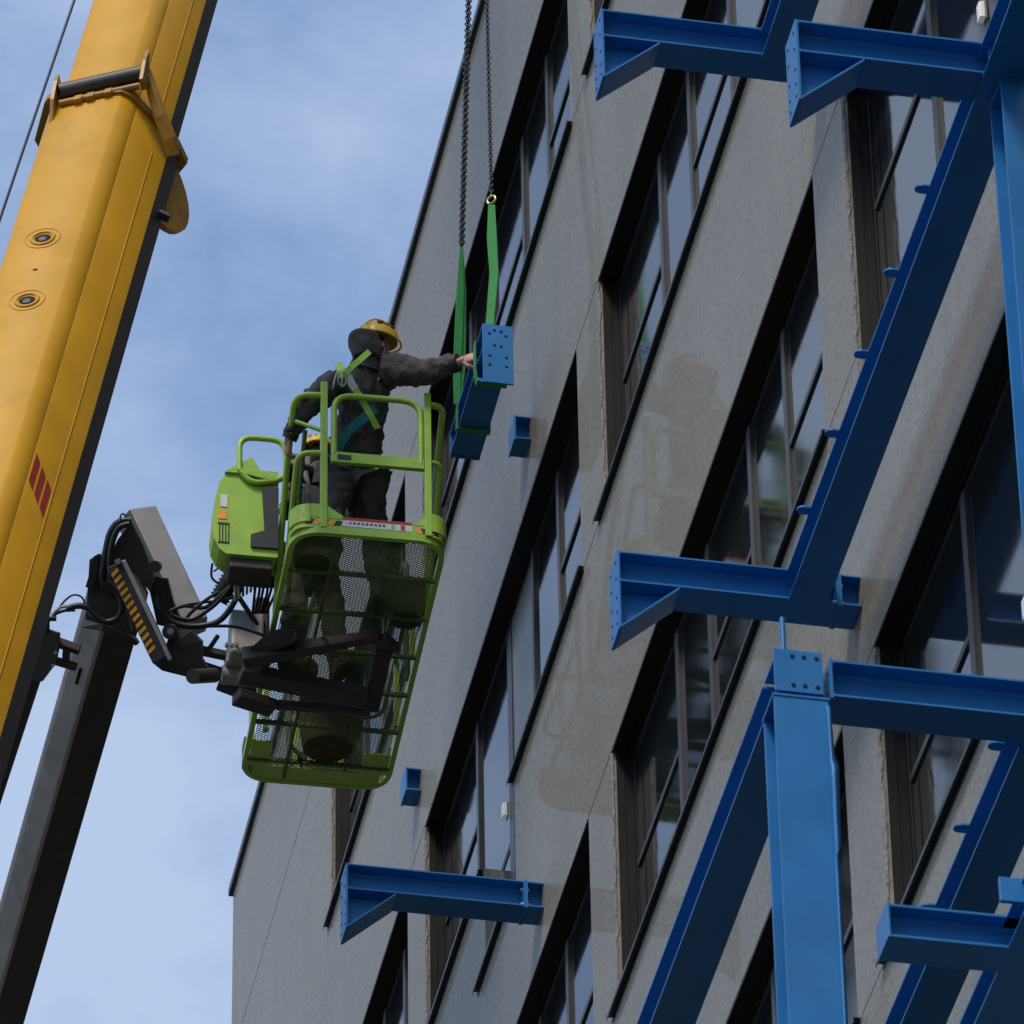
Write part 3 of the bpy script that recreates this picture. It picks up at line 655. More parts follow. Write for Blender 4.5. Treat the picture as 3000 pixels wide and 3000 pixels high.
# thick cheek following the side face, then a round wear plate below the keel
cp = MB(); pts = [bp(tc_ + 0.24, 0.06, 0.20), bp(tc_ + 0.06, 0.15, 0.15), bp(tc_ - 0.06, 0.23, 0.09), bp(tc_ - 0.16, 0.32, 0.02), bp(tc_ - 0.22, 0.37, -0.05)]
cp.ribbon(pts, AX, [0.03, 0.06, 0.075, 0.08, 0.07], 0.05); cp.build('side_cheek', 'yellowdk', crane, bevel=0.004)
wp = MB(); poly = []
c0 = bp(tc_ - 0.40, 0.33, -0.13); wv = (EU * 0.72 - EV * 0.7).normalized()
for k in range(15):
    an = math.radians(-100 + 200 * k / 14); poly.append(c0 + wv * (0.34 * math.cos(an)) + AX * (0.33 * math.sin(an)) )
wp.prism(poly, AX.cross(wv) * 0.04); o_ = wp.build('wear_plate', 'yellowdk', crane, bevel=0.006)  # dark yellow puts the shade of its downturned face into the colour
wp = MB(); wp.beam(c0 + EU * 0.05 - AX * 0.34, c0 + EU * 0.12 - AX * 0.36, AX, 0.05, 0.03); wp.build('stop_block', 'boomgrey', crane)
# pin holes with welded rings on the broad face
def face_pt(py, frac):
    t = on_axis(py); p = lerp((-0.32, -0.01, 0), (-0.03, 0.128, 0), frac) * 1.10; return bp(t, p.x - 0.012, p.y)
fdir = Vector((0.29, 0.138, 0)).normalized(); fd = EU * fdir.x + EV * fdir.y; fn = AX.cross(fd).normalized()
if fn.dot(EV) < 0: fn = -fn
for py_, big, fr_ in ((752, True, 0.40), (935, True, 0.46), (845, False, 0.44)):
    c0 = face_pt(py_, fr_)
    if big:
        rg = MB()
        for R_, rr in ((0.105, 0.005), (0.066, 0.012)):
            rg.tube([c0 + fn * 0.001 + fd * (R_ * math.cos(2 * math.pi * k / 28)) + AX * (R_ * math.sin(2 * math.pi * k / 28)) for k in range(28)], rr, 6, 0, True)
        rg.build('pin_boss', 'yellow', crane)
    hl = MB(); r_ = 0.05 if big else 0.016
    hl.add([c0 + fn * 0.002 + fd * (r_ * math.cos(2 * math.pi * k / 20)) + AX * (r_ * (0.85 if big else 0.7) * math.sin(2 * math.pi * k / 20)) for k in range(20)], [tuple(range(20))]); hl.build('pin_hole', 'hole', crane)
    if big:
        hl = MB(); hl.cyl(c0 + fn * 0.004 - AX * 0.012, fn, 0.024, 0.006, 14); hl.build('pin_end', 'steel', crane)
# red stripes of the maker's mark on the side face
A, _ = section(1.10); s0 = Vector((A[-2][0] - 0.012, A[-2][1], 0)); s1_ = Vector((A[-1][0] - 0.012, A[-1][1], 0)); sn = (EU * 0.63 + EV * 0.77).normalized()
st = MB()
for i in range(3):
    f0 = 0.02 + i * 0.20; f1 = f0 + 0.14; tt = on_axis(1392) - i * 0.06
    a = lerp(s0, s1_, f0); c = lerp(s0, s1_, f1)
    st.add([bp(tt - 0.125, a.x, a.y) + sn * 0.002, bp(tt - 0.18, c.x, c.y) + sn * 0.002, bp(tt + 0.09, c.x, c.y) + sn * 0.002, bp(tt + 0.145, a.x, a.y) + sn * 0.002], [(0, 1, 2, 3)])
st.build('red_stripes', 'red', crane)
rp = MB(); rp.tube([S(228, -30, 33.2), S(66, 445, 32.6), S(-60, 820, 32.2)], 0.0075, 6); rp.tube([S(228, -30, 33.2), S(228, -30, 33.2) + (S(228, -30, 33.2) - S(66, 445, 32.6)) * 6], 0.0075, 6); rp.build('hoist_rope', 'cable', crane)
# boom head and carrier (outside the frame)
hd = MB(); hd.box(TIP + AX * 0.1, (0.7, 0.5, 0.6), (AX, EU, EV)); hd.build('boom_head', 'yellow', crane, bevel=0.05)
cr_ = MB(); cr_.box(BASE + Vector((-0.5, 0, -0.6)), (3.0, 2.4, 1.6)); cr_.build('turntable', 'yellow', crane, bevel=0.1)
cr_ = MB(); cr_.box(BASE + Vector((-1.0, 0, -1.75)), (11.0, 2.6, 0.7)); cr_.build('carrier', 'boomgrey', crane, bevel=0.1)
for i in range(4):
    for s_ in (-1, 1):
        w_ = MB(); w_.cyl(BASE + Vector((-5.2 + i * 2.8, s_ * 1.15, -2.0)), Y_, 0.5, 0.35, 20); w_.build('wheel', 'rubber', crane)

# ------------------------------------------------------------------ aerial lift
lift = thing('boom_lift', 'dark articulated boom lift carrying a lime green work platform', 'boom lift', (46, -3.6, -1.6))
LX0, LX1, LY0, LY1, FZ = 34.32, 37.06, -5.63, -6.61, 27.0
bk = MB()                                                       # floor rim = the platform's root mesh
cr0 = 0.2
rim = rounded([(LX0, (LY0 + LY1) / 2, FZ), (LX0, LY0, FZ), (LX1, LY0, FZ), (LX1, LY1, FZ), (LX0, LY1, FZ), (LX0, (LY0 + LY1) / 2, FZ)], cr0, 7)[:-1]
bk.ribbon(rim + [rim[0]], [Vector((0, 0, 1))] * (len(rim) + 1), 0.035, 0.05)
basket = bk.build('work_platform', 'lime', lift)
def rail(name, pts, r=0.021, m_='lime', rad=0.12, par=basket):
    t2 = MB(); t2.tube(rounded(pts, rad) if rad else pts, r, 10); return t2.build(name, m_, par)
def sqbar(name, p0, p1, up, w, h, m_='lime', par=basket):
    t2 = MB(); t2.beam(p0, p1, up, w, h); return t2.build(name, m_, par, bevel=0.004)
yl, yr = -5.82, -6.50                                           # near posts
sqbar('post', (LX0, yl, FZ + 0.02), (LX0, yl, FZ + 1.22), X_, 0.045, 0.045)
sqbar('post', (LX0, yr, FZ + 0.02), (LX0, yr, FZ + 1.20), X_, 0.045, 0.045)
g0, g1 = -5.885, -6.455
rail('gate_loop', [(LX0 - 0.01, g0, FZ + 0.63), (LX0 - 0.01, g0, FZ + 1.125), (LX0 - 0.01, g1, FZ + 1.125), (LX0 - 0.01, g1, FZ + 0.60)], 0.0215, rad=0.13)
sqbar('gate_bar', (LX0 - 0.01, g0 + 0.02, FZ + 0.60), (LX0 - 0.01, g1 - 0.02, FZ + 0.60), Z_, 0.035, 0.085)
t2 = MB(); t2.bb((LX0 - 0.032, -5.995, FZ + 0.578), (LX0 - 0.027, -5.905, FZ + 0.618)); t2.build('gate_latch', 'blacktape', basket, bevel=0.002)
# side rails: curved off the posts then slanting down and back
for s_, yy, yp in ((1, LY0, yl), (-1, LY1, yr)):
    rail('top_side_rail', [(LX0, yp, FZ + 1.12), (LX0 + 0.02, yy, FZ + 1.12), (LX0 + 0.48, yy, FZ + 0.74), (LX0 + 0.95, yy, FZ + 0.03)], 0.022, rad=0.16)
    rail('mid_side_rail', [(LX0, yp, FZ + 0.64), (LX0 + 0.02, yy - 0.02 * s_, FZ + 0.64), (LX0 + 0.62, yy - 0.02 * s_, FZ + 0.03)], 0.019, rad=0.14)
rail('brace', [(LX0 + 0.12, LY0 - 0.02, FZ + 0.98), (LX0 + 0.05, yl - 0.01, FZ + 0.86)], 0.014, rad=0)
rail('brace', [(LX0 + 0.35, LY1 + 0.02, FZ + 0.8), (LX0 + 0.6, LY1 + 0.02, FZ + 0.04)], 0.006, 'ltgrey', rad=0)
rail('brace', [(LX0 + 0.1, LY0 - 0.08, FZ + 0.9), (LX0 + 0.42, LY0 - 0.08, FZ + 0.5), (LX0 + 0.8, LY0 - 0.06, FZ + 0.03)], 0.016, 'limedk', rad=0.05)
# rear frame and right side frame of the platform
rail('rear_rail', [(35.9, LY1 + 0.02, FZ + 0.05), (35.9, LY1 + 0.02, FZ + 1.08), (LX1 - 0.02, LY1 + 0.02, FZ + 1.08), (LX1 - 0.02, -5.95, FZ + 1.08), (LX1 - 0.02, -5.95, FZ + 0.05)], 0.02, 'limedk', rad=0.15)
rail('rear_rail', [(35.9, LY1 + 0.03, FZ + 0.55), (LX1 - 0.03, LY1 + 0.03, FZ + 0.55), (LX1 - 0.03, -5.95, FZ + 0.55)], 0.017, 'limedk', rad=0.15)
for xx, yy in ((36.4, LY1 + 0.02), (LX1 - 0.03, -6.3), (LX1 - 0.03, -6.0), (35.6, LY1 + 0.03), (36.75, LY0 - 0.03), (36.55, LY0 - 0.10)):
    sqbar('post', (xx, yy, FZ + 0.02), (xx, yy, FZ + 0.62), X_, 0.035, 0.05, 'lime')
# toe boards
def toe(pts, h, name='toe_board', m_='lime', t=0.02):
    t2 = MB(); pts = [Vector(p) + Vector((0, 0, h / 2 + 0.02)) for p in pts]
    c = Vector(((LX0 + LX1) / 2, (LY0 + LY1) / 2, 0)); nn = []
    for i, p in enumerate(pts):
        a = pts[max(0, i - 1)]; d = pts[min(len(pts) - 1, i + 1)]; dr = (d - a).normalized(); q = Vector((dr.y, -dr.x, 0)); nn.append(q)
    t2.ribbon(pts, nn, h, t); return t2.build(name, m_, basket)
near = rounded([(LX0 + 0.24, LY0, FZ), (LX0, LY0, FZ), (LX0, LY1, FZ), (LX0 + 0.24, LY1, FZ)], 0.2, 8)
toe(near, 0.10)
far = rounded([(LX1 - 0.22, LY0, FZ), (LX1, LY0, FZ), (LX1, LY1, FZ), (LX1 - 0.22, LY1, FZ)], 0.2, 8)
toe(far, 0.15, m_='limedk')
for ya, yb, hh2 in ((LY0 - 0.05, yl - 0.14, 0.21), (yr + 0.09, LY1 + 0.05, 0.2)):       # raised corner gussets under the posts
    t2 = MB(); y0_, y1_ = ya, yb; poly = [(LX0 - 0.013, y0_, FZ + 0.1), (LX0 - 0.013, y0_ - 0.02, FZ + hh2 - 0.03), (LX0 - 0.013, y0_ - 0.06, FZ + hh2), (LX0 - 0.013, y1_ + 0.13, FZ + hh2), (LX0 - 0.013, y1_ + 0.02, FZ + 0.13), (LX0 - 0.013, y1_, FZ + 0.1)]
    if ya < -6: poly = [(LX0 - 0.013, y0_, FZ + 0.1), (LX0 - 0.013, y0_ - 0.03, FZ + 0.14), (LX0 - 0.013, y0_ - 0.08, FZ + hh2 - 0.01), (LX0 - 0.013, y1_ + 0.06, FZ + hh2), (LX0 - 0.013, y1_ + 0.015, FZ + hh2 - 0.04), (LX0 - 0.013, y1_, FZ + 0.1)]
    t2.prism(poly, (0.03, 0, 0)); t2.build('corner_gusset', 'lime', basket, bevel=0.006)
for yy, zz, r_ in ((LY1 + 0.10, FZ + 0.10, 0.1), (LY0 - 0.10, FZ + 0.10, 0.1)):
    t2 = MB(); cxx = LX0 + 0.10
    pts = [Vector((cxx - 0.115 * math.cos(a), yy + (0.115 * math.sin(a) if yy > -6 else -0.115 * math.sin(a)), FZ + 0.13)) for a in [math.radians(8 * i) for i in range(12)]]
    t2.ribbon(pts, [(p - Vector((cxx, yy, FZ + 0.13))) for p in pts], 0.14, 0.01); t2.build('corner_gusset', 'lime', basket)
# hazard tape and labels on the near toe board
def on_near(f0, f1, z0, z1, mname, nm, off=0.012, sk=0.0):
    t2 = MB(); cum = [0]
    for a, c in zip(near[:-1], near[1:]): cum.append(cum[-1] + (c - a).length)
    def pt(f):
        s__ = f * cum[-1]
        for i in range(len(near) - 1):
            if cum[i + 1] >= s__ - 1e-9: return lerp(near[i], near[i + 1], (s__ - cum[i]) / max(1e-9, cum[i + 1] - cum[i])), (near[i + 1] - near[i]).normalized()
        return near[-1], (near[-1] - near[-2]).normalized()
    n_ = 6; vs = []
    for j in range(n_ + 1):
        f = f0 + (f1 - f0) * j / n_; p, d = pt(f); q = Vector((d.y, -d.x, 0)); 
        if q.dot(p - Vector((35.6, -6.15, FZ))) < 0: q = -q
        p2, d2 = pt(min(1, f + sk)); 
        q2 = Vector((d2.y, -d2.x, 0))
        if q2.dot(p2 - Vector((35.6, -6.15, FZ))) < 0: q2 = -q2
        vs += [p + q * off + Vector((0, 0, z0)), p2 + q2 * off + Vector((0, 0, z1))]
    t2.add(vs, [(2 * j, 2 * j + 2, 2 * j + 3, 2 * j + 1) for j in range(n_)]); return t2.build(nm, mname, basket)
for k in range(6): on_near(0.16 + 0.033 * k, 0.16 + 0.033 * (k + 1), 0.045, 0.085, 'orange' if k % 2 == 0 else 'blacktape', 'hazard_tape', sk=0.015)
for k in range(8): on_near(0.725 + 0.026 * k, 0.725 + 0.026 * (k + 1), 0.035, 0.08, 'orange' if k % 2 == 0 else 'blacktape', 'hazard_tape', sk=-0.012)
on_near(0.37, 0.70, 0.045, 0.115, 'white', 'safety_label', 0.0125)
on_near(0.37, 0.70, 0.096, 0.118, 'red', 'label_header', 0.014)
on_near(0.645, 0.665, 0.05, 0.09, 'red', 'label_header', 0.014)
on_near(0.60, 0.615, 0.052, 0.088, 'lime', 'label_header', 0.014)
for k in range(9):
    on_near(0.40 + k * 0.02, 0.412 + k * 0.02, 0.066, 0.082, 'blacktape' if k % 3 else 'red', 'label_print', 0.0142)
# floor: expanded mesh and cross bearers
fm = MB(); y0_, y1_ = LY1 + 0.03, LY0 - 0.03; x0_, x1_ = LX0 + 0.03, LX1 - 0.03
def clipbar(p, d):
    ts = []
    t0, t1 = -9, 9
    for a, lo, hi in ((0, x0_, x1_), (1, y0_, y1_)):
        if abs(d[a]) < 1e-6: continue
        ta, tb = (lo - p[a]) / d[a], (hi - p[a]) / d[a]; t0 = max(t0, min(ta, tb)); t1 = min(t1, max(ta, tb))
    return (t0, t1) if t1 > t0 + 0.02 else None
for sgn in (-1, 1):
    d = Vector((0.5, sgn, 0)).normalized(); x = x0_ - 0.6
    while x < x1_ + 0.6:
        p = Vector((x, (y0_ + y1_) / 2, FZ - 0.012 + sgn * 0.002)); c = clipbar(p, d)
        if c: fm.beam(p + d * c[0], p + d * c[1], Z_, 0.0038, 0.003)
        x += 0.021
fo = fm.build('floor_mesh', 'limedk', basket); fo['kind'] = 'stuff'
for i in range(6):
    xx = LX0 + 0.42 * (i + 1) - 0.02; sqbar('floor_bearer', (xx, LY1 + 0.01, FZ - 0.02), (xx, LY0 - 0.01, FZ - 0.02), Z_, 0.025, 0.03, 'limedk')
t2 = MB(); t2.bb((LX1 - 0.17, LY1 + 0.06, FZ - 0.02), (LX1 - 0.02, LY0 - 0.06, FZ - 0.012)); t2.build('end_plate', 'lime', basket)
t2 = MB(); t2.bb((LX1 - 0.45, LY0 - 0.16, FZ - 0.024), (LX1 - 0.17, LY0 - 0.02, FZ - 0.016)); t2.build('corner_plate', 'lime', basket)
t2 = MB(); t2.bb((LX1 - 0.4, LY1 + 0.02, FZ - 0.024), (LX1 - 0.17, LY1 + 0.2, FZ - 0.016)); t2.build('corner_plate', 'lime', basket)
sqbar('floor_bearer', (LX0 + 0.05, LY0 - 0.28, FZ - 0.022), (LX1 - 0.05, LY0 - 0.28, FZ - 0.022), Z_, 0.02, 0.02, 'limedk')
# console with its guard loop, hung outside the left rail
cxa, cyc, cz = 35.0, -5.42, 27.6
cb = MB(); poly = []
prof = [(-5.60, 27.93), (-5.33, 27.93), (-5.26, 27.89), (-5.21, 27.80), (-5.185, 27.66), (-5.17, 27.42), (-5.18, 27.34), (-5.215, 27.26), (-5.26, 27.22), (-5.60, 27.22)]
cb.prism([(34.92, a, c) for a, c in prof], (0.2, 0, 0)); cb.build('control_console', 'lime', basket, bevel=0.055, bseg=4)
cb = MB(); cb.prism([(34.9, a, c) for a, c in [(-5.60, 27.78), (-5.49, 27.78), (-5.51, 27.42), (-5.42, 27.38), (-5.42, 27.28), (-5.60, 27.28)]], (0.03, 0, 0)); cb.build('console_recess_shade', 'blacktape', basket, bevel=0.01)  # raised black slab stands in for the recess's dark inside
cb = MB(); cb.bb((34.95, -5.57, 27.14), (35.16, -5.29, 27.215)); cb.build('console_base', 'dkgrey', basket, bevel=0.01)
cb = MB(); cb.prism([(34.88, a, c) for a, c in [(-5.57, 27.86), (-5.36, 27.90), (-5.34, 27.87), (-5.57, 27.82)]], (0.1, 0, 0)); cb.build('console_lip', 'lime', basket, bevel=0.008)
rail('console_guard', [(34.9, -5.34, 27.9), (34.9, -5.335, 28.18), (34.9, -5.64, 28.18), (34.9, -5.65, 27.85), (34.9, -5.42, 27.80), (34.9, -5.34, 27.9)], 0.02, rad=0.1)
cb = MB(); cb.prism([(34.9, -5.42, 28.02), (34.9, -5.24, 27.88), (34.9, -5.5, 27.88)], (0.16, 0, 0)); cb.build('console_hood', 'lime', basket, bevel=0.01)
cb = MB(); cb.bb((34.915, -5.26, 27.50), (34.919, -5.205, 27.57)); cb.build('console_label', 'orange', basket)
for k in range(4):
    cb = MB(); cb.bb((34.913, -5.212 - k * 0.02, 27.31), (34.918, -5.218 - k * 0.02, 27.46)); cb.build('console_mark', 'blacktape', basket)
cb = MB(); cb.bb((34.913, -5.28, 27.305), (34.918, -5.205, 27.312)); cb.bb((34.913, -5.28, 27.46), (34.918, -5.205, 27.468)); cb.build('console_mark', 'blacktape', basket)
cb = MB(); cb.bb((34.915, -5.265, 27.60), (34.919, -5.22, 27.70)); cb.build('console_label', 'white', basket)
def junk(name, pts, r, m_):
    t3 = MB(); t3.tube(rounded([S(*p) for p in pts], 0.03), r, 8); return t3.build(name, m_, basket)
for k_, (a_, c_) in enumerate((((868, 1330, 45.0), (845, 1440, 45.1)), ((880, 1345, 45.0), (862, 1430, 45.0)))):
    junk('console_cable', [a_, ((a_[0] + c_[0]) / 2 + 14, (a_[1] + c_[1]) / 2, 45.0), c_], 0.012, 'rubber')
t3 = MB(); t3.box(S(862, 1355, 45.15), (0.12, 0.16, 0.10)); t3.build('control_box', 'ltgrey', basket, bevel=0.01)
t3 = MB(); t3.box(S(868, 1385, 45.15), (0.14, 0.18, 0.07)); t3.box(S(880, 1500, 45.3), (0.2, 0.2, 0.34)); t3.build('control_box', 'blacktape', basket, bevel=0.02)
for k_ in range(4): junk('coiled_cable', [(876 + 5 * k_, 1375, 44.95), (888 + 4 * k_, 1400 + 6 * k_, 44.9), (900 - 3 * k_, 1440, 44.9), (884 + 3 * k_, 1455, 44.9), (878 + 2 * k_, 1420, 44.9)], 0.006, 'braid' if k_ % 2 else 'ltgrey')
junk('lever', [(892, 1440, 44.95), (900, 1475, 44.95), (902, 1490, 44.95)], 0.014, 'ltgrey')
t3 = MB(); t3.box(S(765, 1545, 45.2), (0.1, 0.16, 0.3)); t3.box(S(745, 1625, 45.3), (0.12, 0.26, 0.14)); t3.box(S(790, 1680, 45.3), (0.1, 0.12, 0.16)); t3.build('hydraulic_box', 'dkgrey', basket, bevel=0.02)
for k_ in range(6): junk('hydraulic_hose', [(735 + 12 * k_, 1600 + 8 * (k_ % 3), 45.1), (742 + 10 * k_, 1660, 45.0), (730 + 12 * k_, 1720 + 10 * (k_ % 2), 45.1), (720 + 8 * k_, 1790, 45.2)], 0.009, 'rubber')
# the platform hangs slightly turned against the facade
PV = Vector((34.32, -6.12, FZ)); basket.matrix_basis = Matrix.Translation(PV) @ Matrix.Rotation(math.radians(-2.1), 4, 'Z') @ Matrix.Translation(-PV)
# platform support under the floor
def D(px, py, d=45.6): return S(px, py, d)
def bar(name, p0, p1, up, w, h, m_='dkgrey', w1=None, h1=None, bev=0.008):
    t2 = MB(); t2.beam(p0, p1, up, w, h, 0, w1, h1); return t2.build(name, m_, lift, bevel=bev)
bar('platform_arm', S(712, 1928, 44.8), S(1112, 1862, 44.75), Z_, 0.11, 0.11, w1=0.06, h1=0.06)
bar('platform_beam', S(705, 1972, 44.95), S(1075, 2045, 45.15), Z_, 0.15, 0.08)
bar('platform_beam', S(775, 2062, 45.2), S(1085, 2085, 45.3), Z_, 0.06, 0.05)
bar('platform_beam', S(1125, 1900, 44.85), S(1085, 2080, 45.25), Z_, 0.11, 0.05)
bar('platform_pad', S(1110, 1868, 44.75), S(1150, 1905, 44.9), Z_, 0.12, 0.06)
bar('platform_arm', S(690, 2040, 45.1), S(800, 2075, 45.2), Z_, 0.12, 0.08)
bar('platform_strut', S(760, 1975, 44.95), S(830, 1860, 44.8), Z_, 0.05, 0.05)
t2 = MB(); t2.prism([D(733, 1900, 44.75), D(793, 1846, 44.65), D(862, 1843, 44.6), D(870, 1862, 44.6), D(858, 1886, 44.65), D(742, 1930, 44.8)], FW * 0.12); t2.build('support_bracket', 'dkgrey', lift, bevel=0.01)
# rotator body, with its plates and screws
rt = MB(); rt.box(D(720, 1870), (0.16, 0.22, 0.36), (X_, Y_, Z_)); rt.build('rotator', 'ltgrey', lift, bevel=0.02)
rt = MB(); rt.box(D(765, 1850, 45.7), (0.12, 0.1, 0.5)); rt.build('rotator_side', 'dkgrey', lift, bevel=0.02)
rt = MB(); rt.cyl(D(700, 1985), Y_, 0.07, 0.24, 18); rt.box(D(690, 1935), (0.12, 0.14, 0.12)); rt.build('rotator_foot', 'ltgrey', lift, bevel=0.01)
rt = MB()
for px_, py_ in ((665, 1890), (680, 1892), (694, 1890), (745, 1785), (700, 1905)): rt.cyl(D(px_, py_, 45.3), X_, 0.014, 0.03, 8)
rt.build('screw', 'bolt', lift)
bar('rotator_link', D(585, 1905), D(680, 1925), Z_, 0.06, 0.05); bar('rotator_link', D(590, 1950), D(665, 1975), Z_, 0.06, 0.045); bar('rotator_link', D(640, 2000), D(760, 2045), Z_, 0.08, 0.08)
bar('rotator_link', D(610, 1905), D(640, 1860), Z_, 0.03, 0.025)
bar('rotator_link', D(690, 1735), D(770, 1855), X_, 0.03, 0.03)
# jib: grey box beam with dark side
UPJ = RX + DN * -0.45
J0, J1 = D(400, 1522, 45.9), D(553, 1845, 45.5)
jd = (J1 - J0).normalized(); jn = (RX - jd * RX.dot(jd)).normalized(); jv = jd.cross(jn).normalized()
if jv.dot(-FW) < 0: jv = -jv
def jp(t, a, c): return J0 + jd * t + jn * a + jv * c
Lj = (J1 - J0).length
jb = MB()
poly = [(-0.135, 0.0), (-0.035, 0.15), (0.15, 0.06), (0.13, -0.12), (-0.1, -0.14)]
vs = [jp(-0.02, a, c) for a, c in poly] + [jp(Lj, a * 0.95, c) for a, c in poly]; n = 5
jb.add(vs, [(4, 3, 2, 1, 0), (5, 6, 7, 8, 9)] + [(i, (i + 1) % n, (i + 1) % n + n, i + n) for i in range(n)]); 
for i in range(len(jb.f)): jb.mi[i] = 0
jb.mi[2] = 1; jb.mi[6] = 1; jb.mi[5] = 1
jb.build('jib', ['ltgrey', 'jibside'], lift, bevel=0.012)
t2 = MB(); c_ = jp(0.42, -0.065, 0.098); e1 = (jn * 0.11 + jv * 0.13).normalized(); t2.add([c_ + jd * 0.05 + jv * 0.004 - jn * 0.003, c_ + e1 * 0.025 + jv * 0.004 - jn * 0.003, c_ - jd * 0.05 + jv * 0.004 - jn * 0.003, c_ - e1 * 0.025 + jv * 0.004 - jn * 0.003], [(0, 1, 2, 3)]); t2.build('diamond_label', 'white', lift)
# knuckle side cheeks
t2 = MB(); t2.prism([D(318, 1640, 45.3), D(345, 1580, 45.3), D(385, 1530, 45.3), D(420, 1600, 45.3), D(455, 1700, 45.3), D(440, 1735, 45.3), D(395, 1680, 45.3), D(350, 1665, 45.3)], FW * 0.1); t2.build('knuckle_cheek', 'dkgrey', lift, bevel=0.012)
# hazard striped levelling link
H0, H1 = D(335, 1655, 45.0), D(468, 1935, 44.9)
hd_ = (H1 - H0).normalized(); hn = (RX - hd_ * RX.dot(hd_)).normalized()
t2 = MB(); t2.beam(H0, H1, hn, 0.05, 0.10); t2.build('levelling_link', 'dkgrey', lift, bevel=0.006)
hv = hd_.cross(hn).normalized(); hv = hv if hv.dot(-FW) > 0 else -hv
Lh = (H1 - H0).length; k = 0
while 0.05 + k * 0.047 < Lh - 0.08:
    t2 = MB(); q = H0 + hd_ * (0.05 + k * 0.047); 
    t2.add([q - hn * 0.045 + hv * 0.0265, q + hn * 0.012 + hd_ * -0.022 + hv * 0.0265, q + hn * 0.012 + hd_ * 0.002 + hv * 0.0265, q - hn * 0.045 + hd_ * 0.024 + hv * 0.0265], [(0, 1, 2, 3)]); t2.build('hazard_stripe', 'orange', lift); k += 1
bar('link_edge', H0 + hn * 0.065, H1 + hn * 0.065 + hd_ * 0.03, hn, 0.06, 0.03, 'ltgrey')
bar('jib_cylinder', D(400, 1735, 45.5), D(480, 1905, 45.3), RX, 0.06, 0.06, 'dkgrey')
# end casting at the foot of the link
t2 = MB(); t2.prism([D(452, 1900, 44.95), D(480, 1905, 44.95), D(500, 1850, 45.0), D(560, 1850, 45.0), D(590, 1880, 45.0), D(590, 1930, 45.0), D(612, 1965, 45.0), D(605, 1990, 45.0), D(585, 2003, 45.0), D(555, 1985, 45.0), D(475, 1965, 45.0), D(450, 1945, 45.0)], FW * 0.28); t2.build('end_casting', 'dkgrey', lift, bevel=0.015)
t2 = MB(); t2.cyl(D(596, 1980, 44.95), FW + RX * 0.4, 0.05, 0.34, 16); t2.cyl(D(500, 1850, 45.0), FW, 0.05, 0.3, 16); t2.cyl(D(455, 1860 - 200, 45.0), FW, 0.04, 0.2, 16); t2.build('pivot_pin', 'dkgrey', lift, bevel=0.004)
t2 = MB(); t2.cyl(D(500, 1850, 44.85), FW, 0.022, 0.05, 10); t2.cyl(D(345, 1645, 44.95), FW, 0.02, 0.06, 10); t2.build('bolt_head', 'bolt', lift)
# corrugated bellows and hose bundle between jib end and console
t2 = MB(); a_, c_ = D(700, 1655, 45.6), D(640, 1760, 45.6); rr = []; pts = []
for k in range(22): pts.append(lerp(a_, c_, k / 21)); rr.append(0.075 if k % 2 else 0.058)
t2.tube(pts, rr, 14); t2.build('bellows', 'rubber', lift)
t2 = MB(); t2.prism([D(455, 1690, 45.35), D(490, 1695, 45.35), D(515, 1790, 45.35), D(500, 1840, 45.35), D(460, 1830, 45.35), D(440, 1740, 45.35)], FW * 0.15); t2.build('valve_block', 'rubber', lift, bevel=0.02)
def hose(pts, r, m_='rubber', n=5, d=45.3):
    P = [D(*(p if len(p) == 3 else (p[0], p[1], d))) for p in pts]; out_ = []
    for i in range(len(P) - 1):
        p0 = P[max(0, i - 1)]; p1 = P[i]; p2 = P[i + 1]; p3 = P[min(len(P) - 1, i + 2)]
        for k in range(n):
            t = k / n; out_.append(0.5 * ((2 * p1) + (p2 - p0) * t + (2 * p0 - 5 * p1 + 4 * p2 - p3) * t * t + (3 * p1 - p0 - 3 * p2 + p3) * t ** 3))
    out_.append(P[-1]); t3 = MB(); t3.tube(out_, r, 8); return t3.build('hose', m_, lift)
hose([(465, 1745), (470, 1780), (500, 1820), (560, 1835), (630, 1825), (670, 1790), (700, 1730), (710, 1650)], 0.020, d=45.1)
hose([(480, 1760), (500, 1800), (560, 1815), (620, 1780), (660, 1740), (690, 1700)], 0.014, d=45.2)
hose([(500, 1790), (540, 1775), (600, 1780), (650, 1740), (700, 1690)], 0.013, d=45.3)
hose([(490, 1830), (520, 1780), (590, 1765), (640, 1760), (690, 1745), (720, 1700)], 0.011, d=45.3)
hose([(600, 1835), (680, 1835), (740, 1850), (780, 1865)], 0.011, d=45.2)
hose([(530, 1840), (555, 1800), (600, 1760), (640, 1735)], 0.012, d=45.25)
hose([(622, 1650), (620, 1690), (640, 1710)], 0.008, 'rubber', d=45.2); hose([(625, 1675), (650, 1660), (665, 1670)], 0.006, d=45.2)
for k in range(6):
    x_ = 690 + k * 11; hose([(x_, 1760 - k * 6), (x_ - 2 + k, 1700), (x_ + 2, 1640), (x_ + 4 + 2 * k, 1612 + (k % 3) * 6), (x_ + 16, 1640), (x_ + 18, 1700)], 0.0085, 'braid' if k % 3 != 2 else 'rubber', d=45.0 + 0.03 * k)
hose([(385, 1525), (350, 1530), (325, 1560), (312, 1610), (305, 1650), (300, 1690), (310, 1720), (345, 1745)], 0.026, d=45.25)
hose([(380, 1535), (350, 1545), (332, 1580), (322, 1640), (325, 1700)], 0.020, d=45.2)
hose([(372, 1515), (360, 1505), (352, 1515), (356, 1530)], 0.006, d=45.2)
hose([(310, 1700), (345, 1735), (358, 1775), (345, 1810), (310, 1822), (275, 1800), (255, 1780), (225, 1775), (195, 1785)], 0.022, d=45.15)
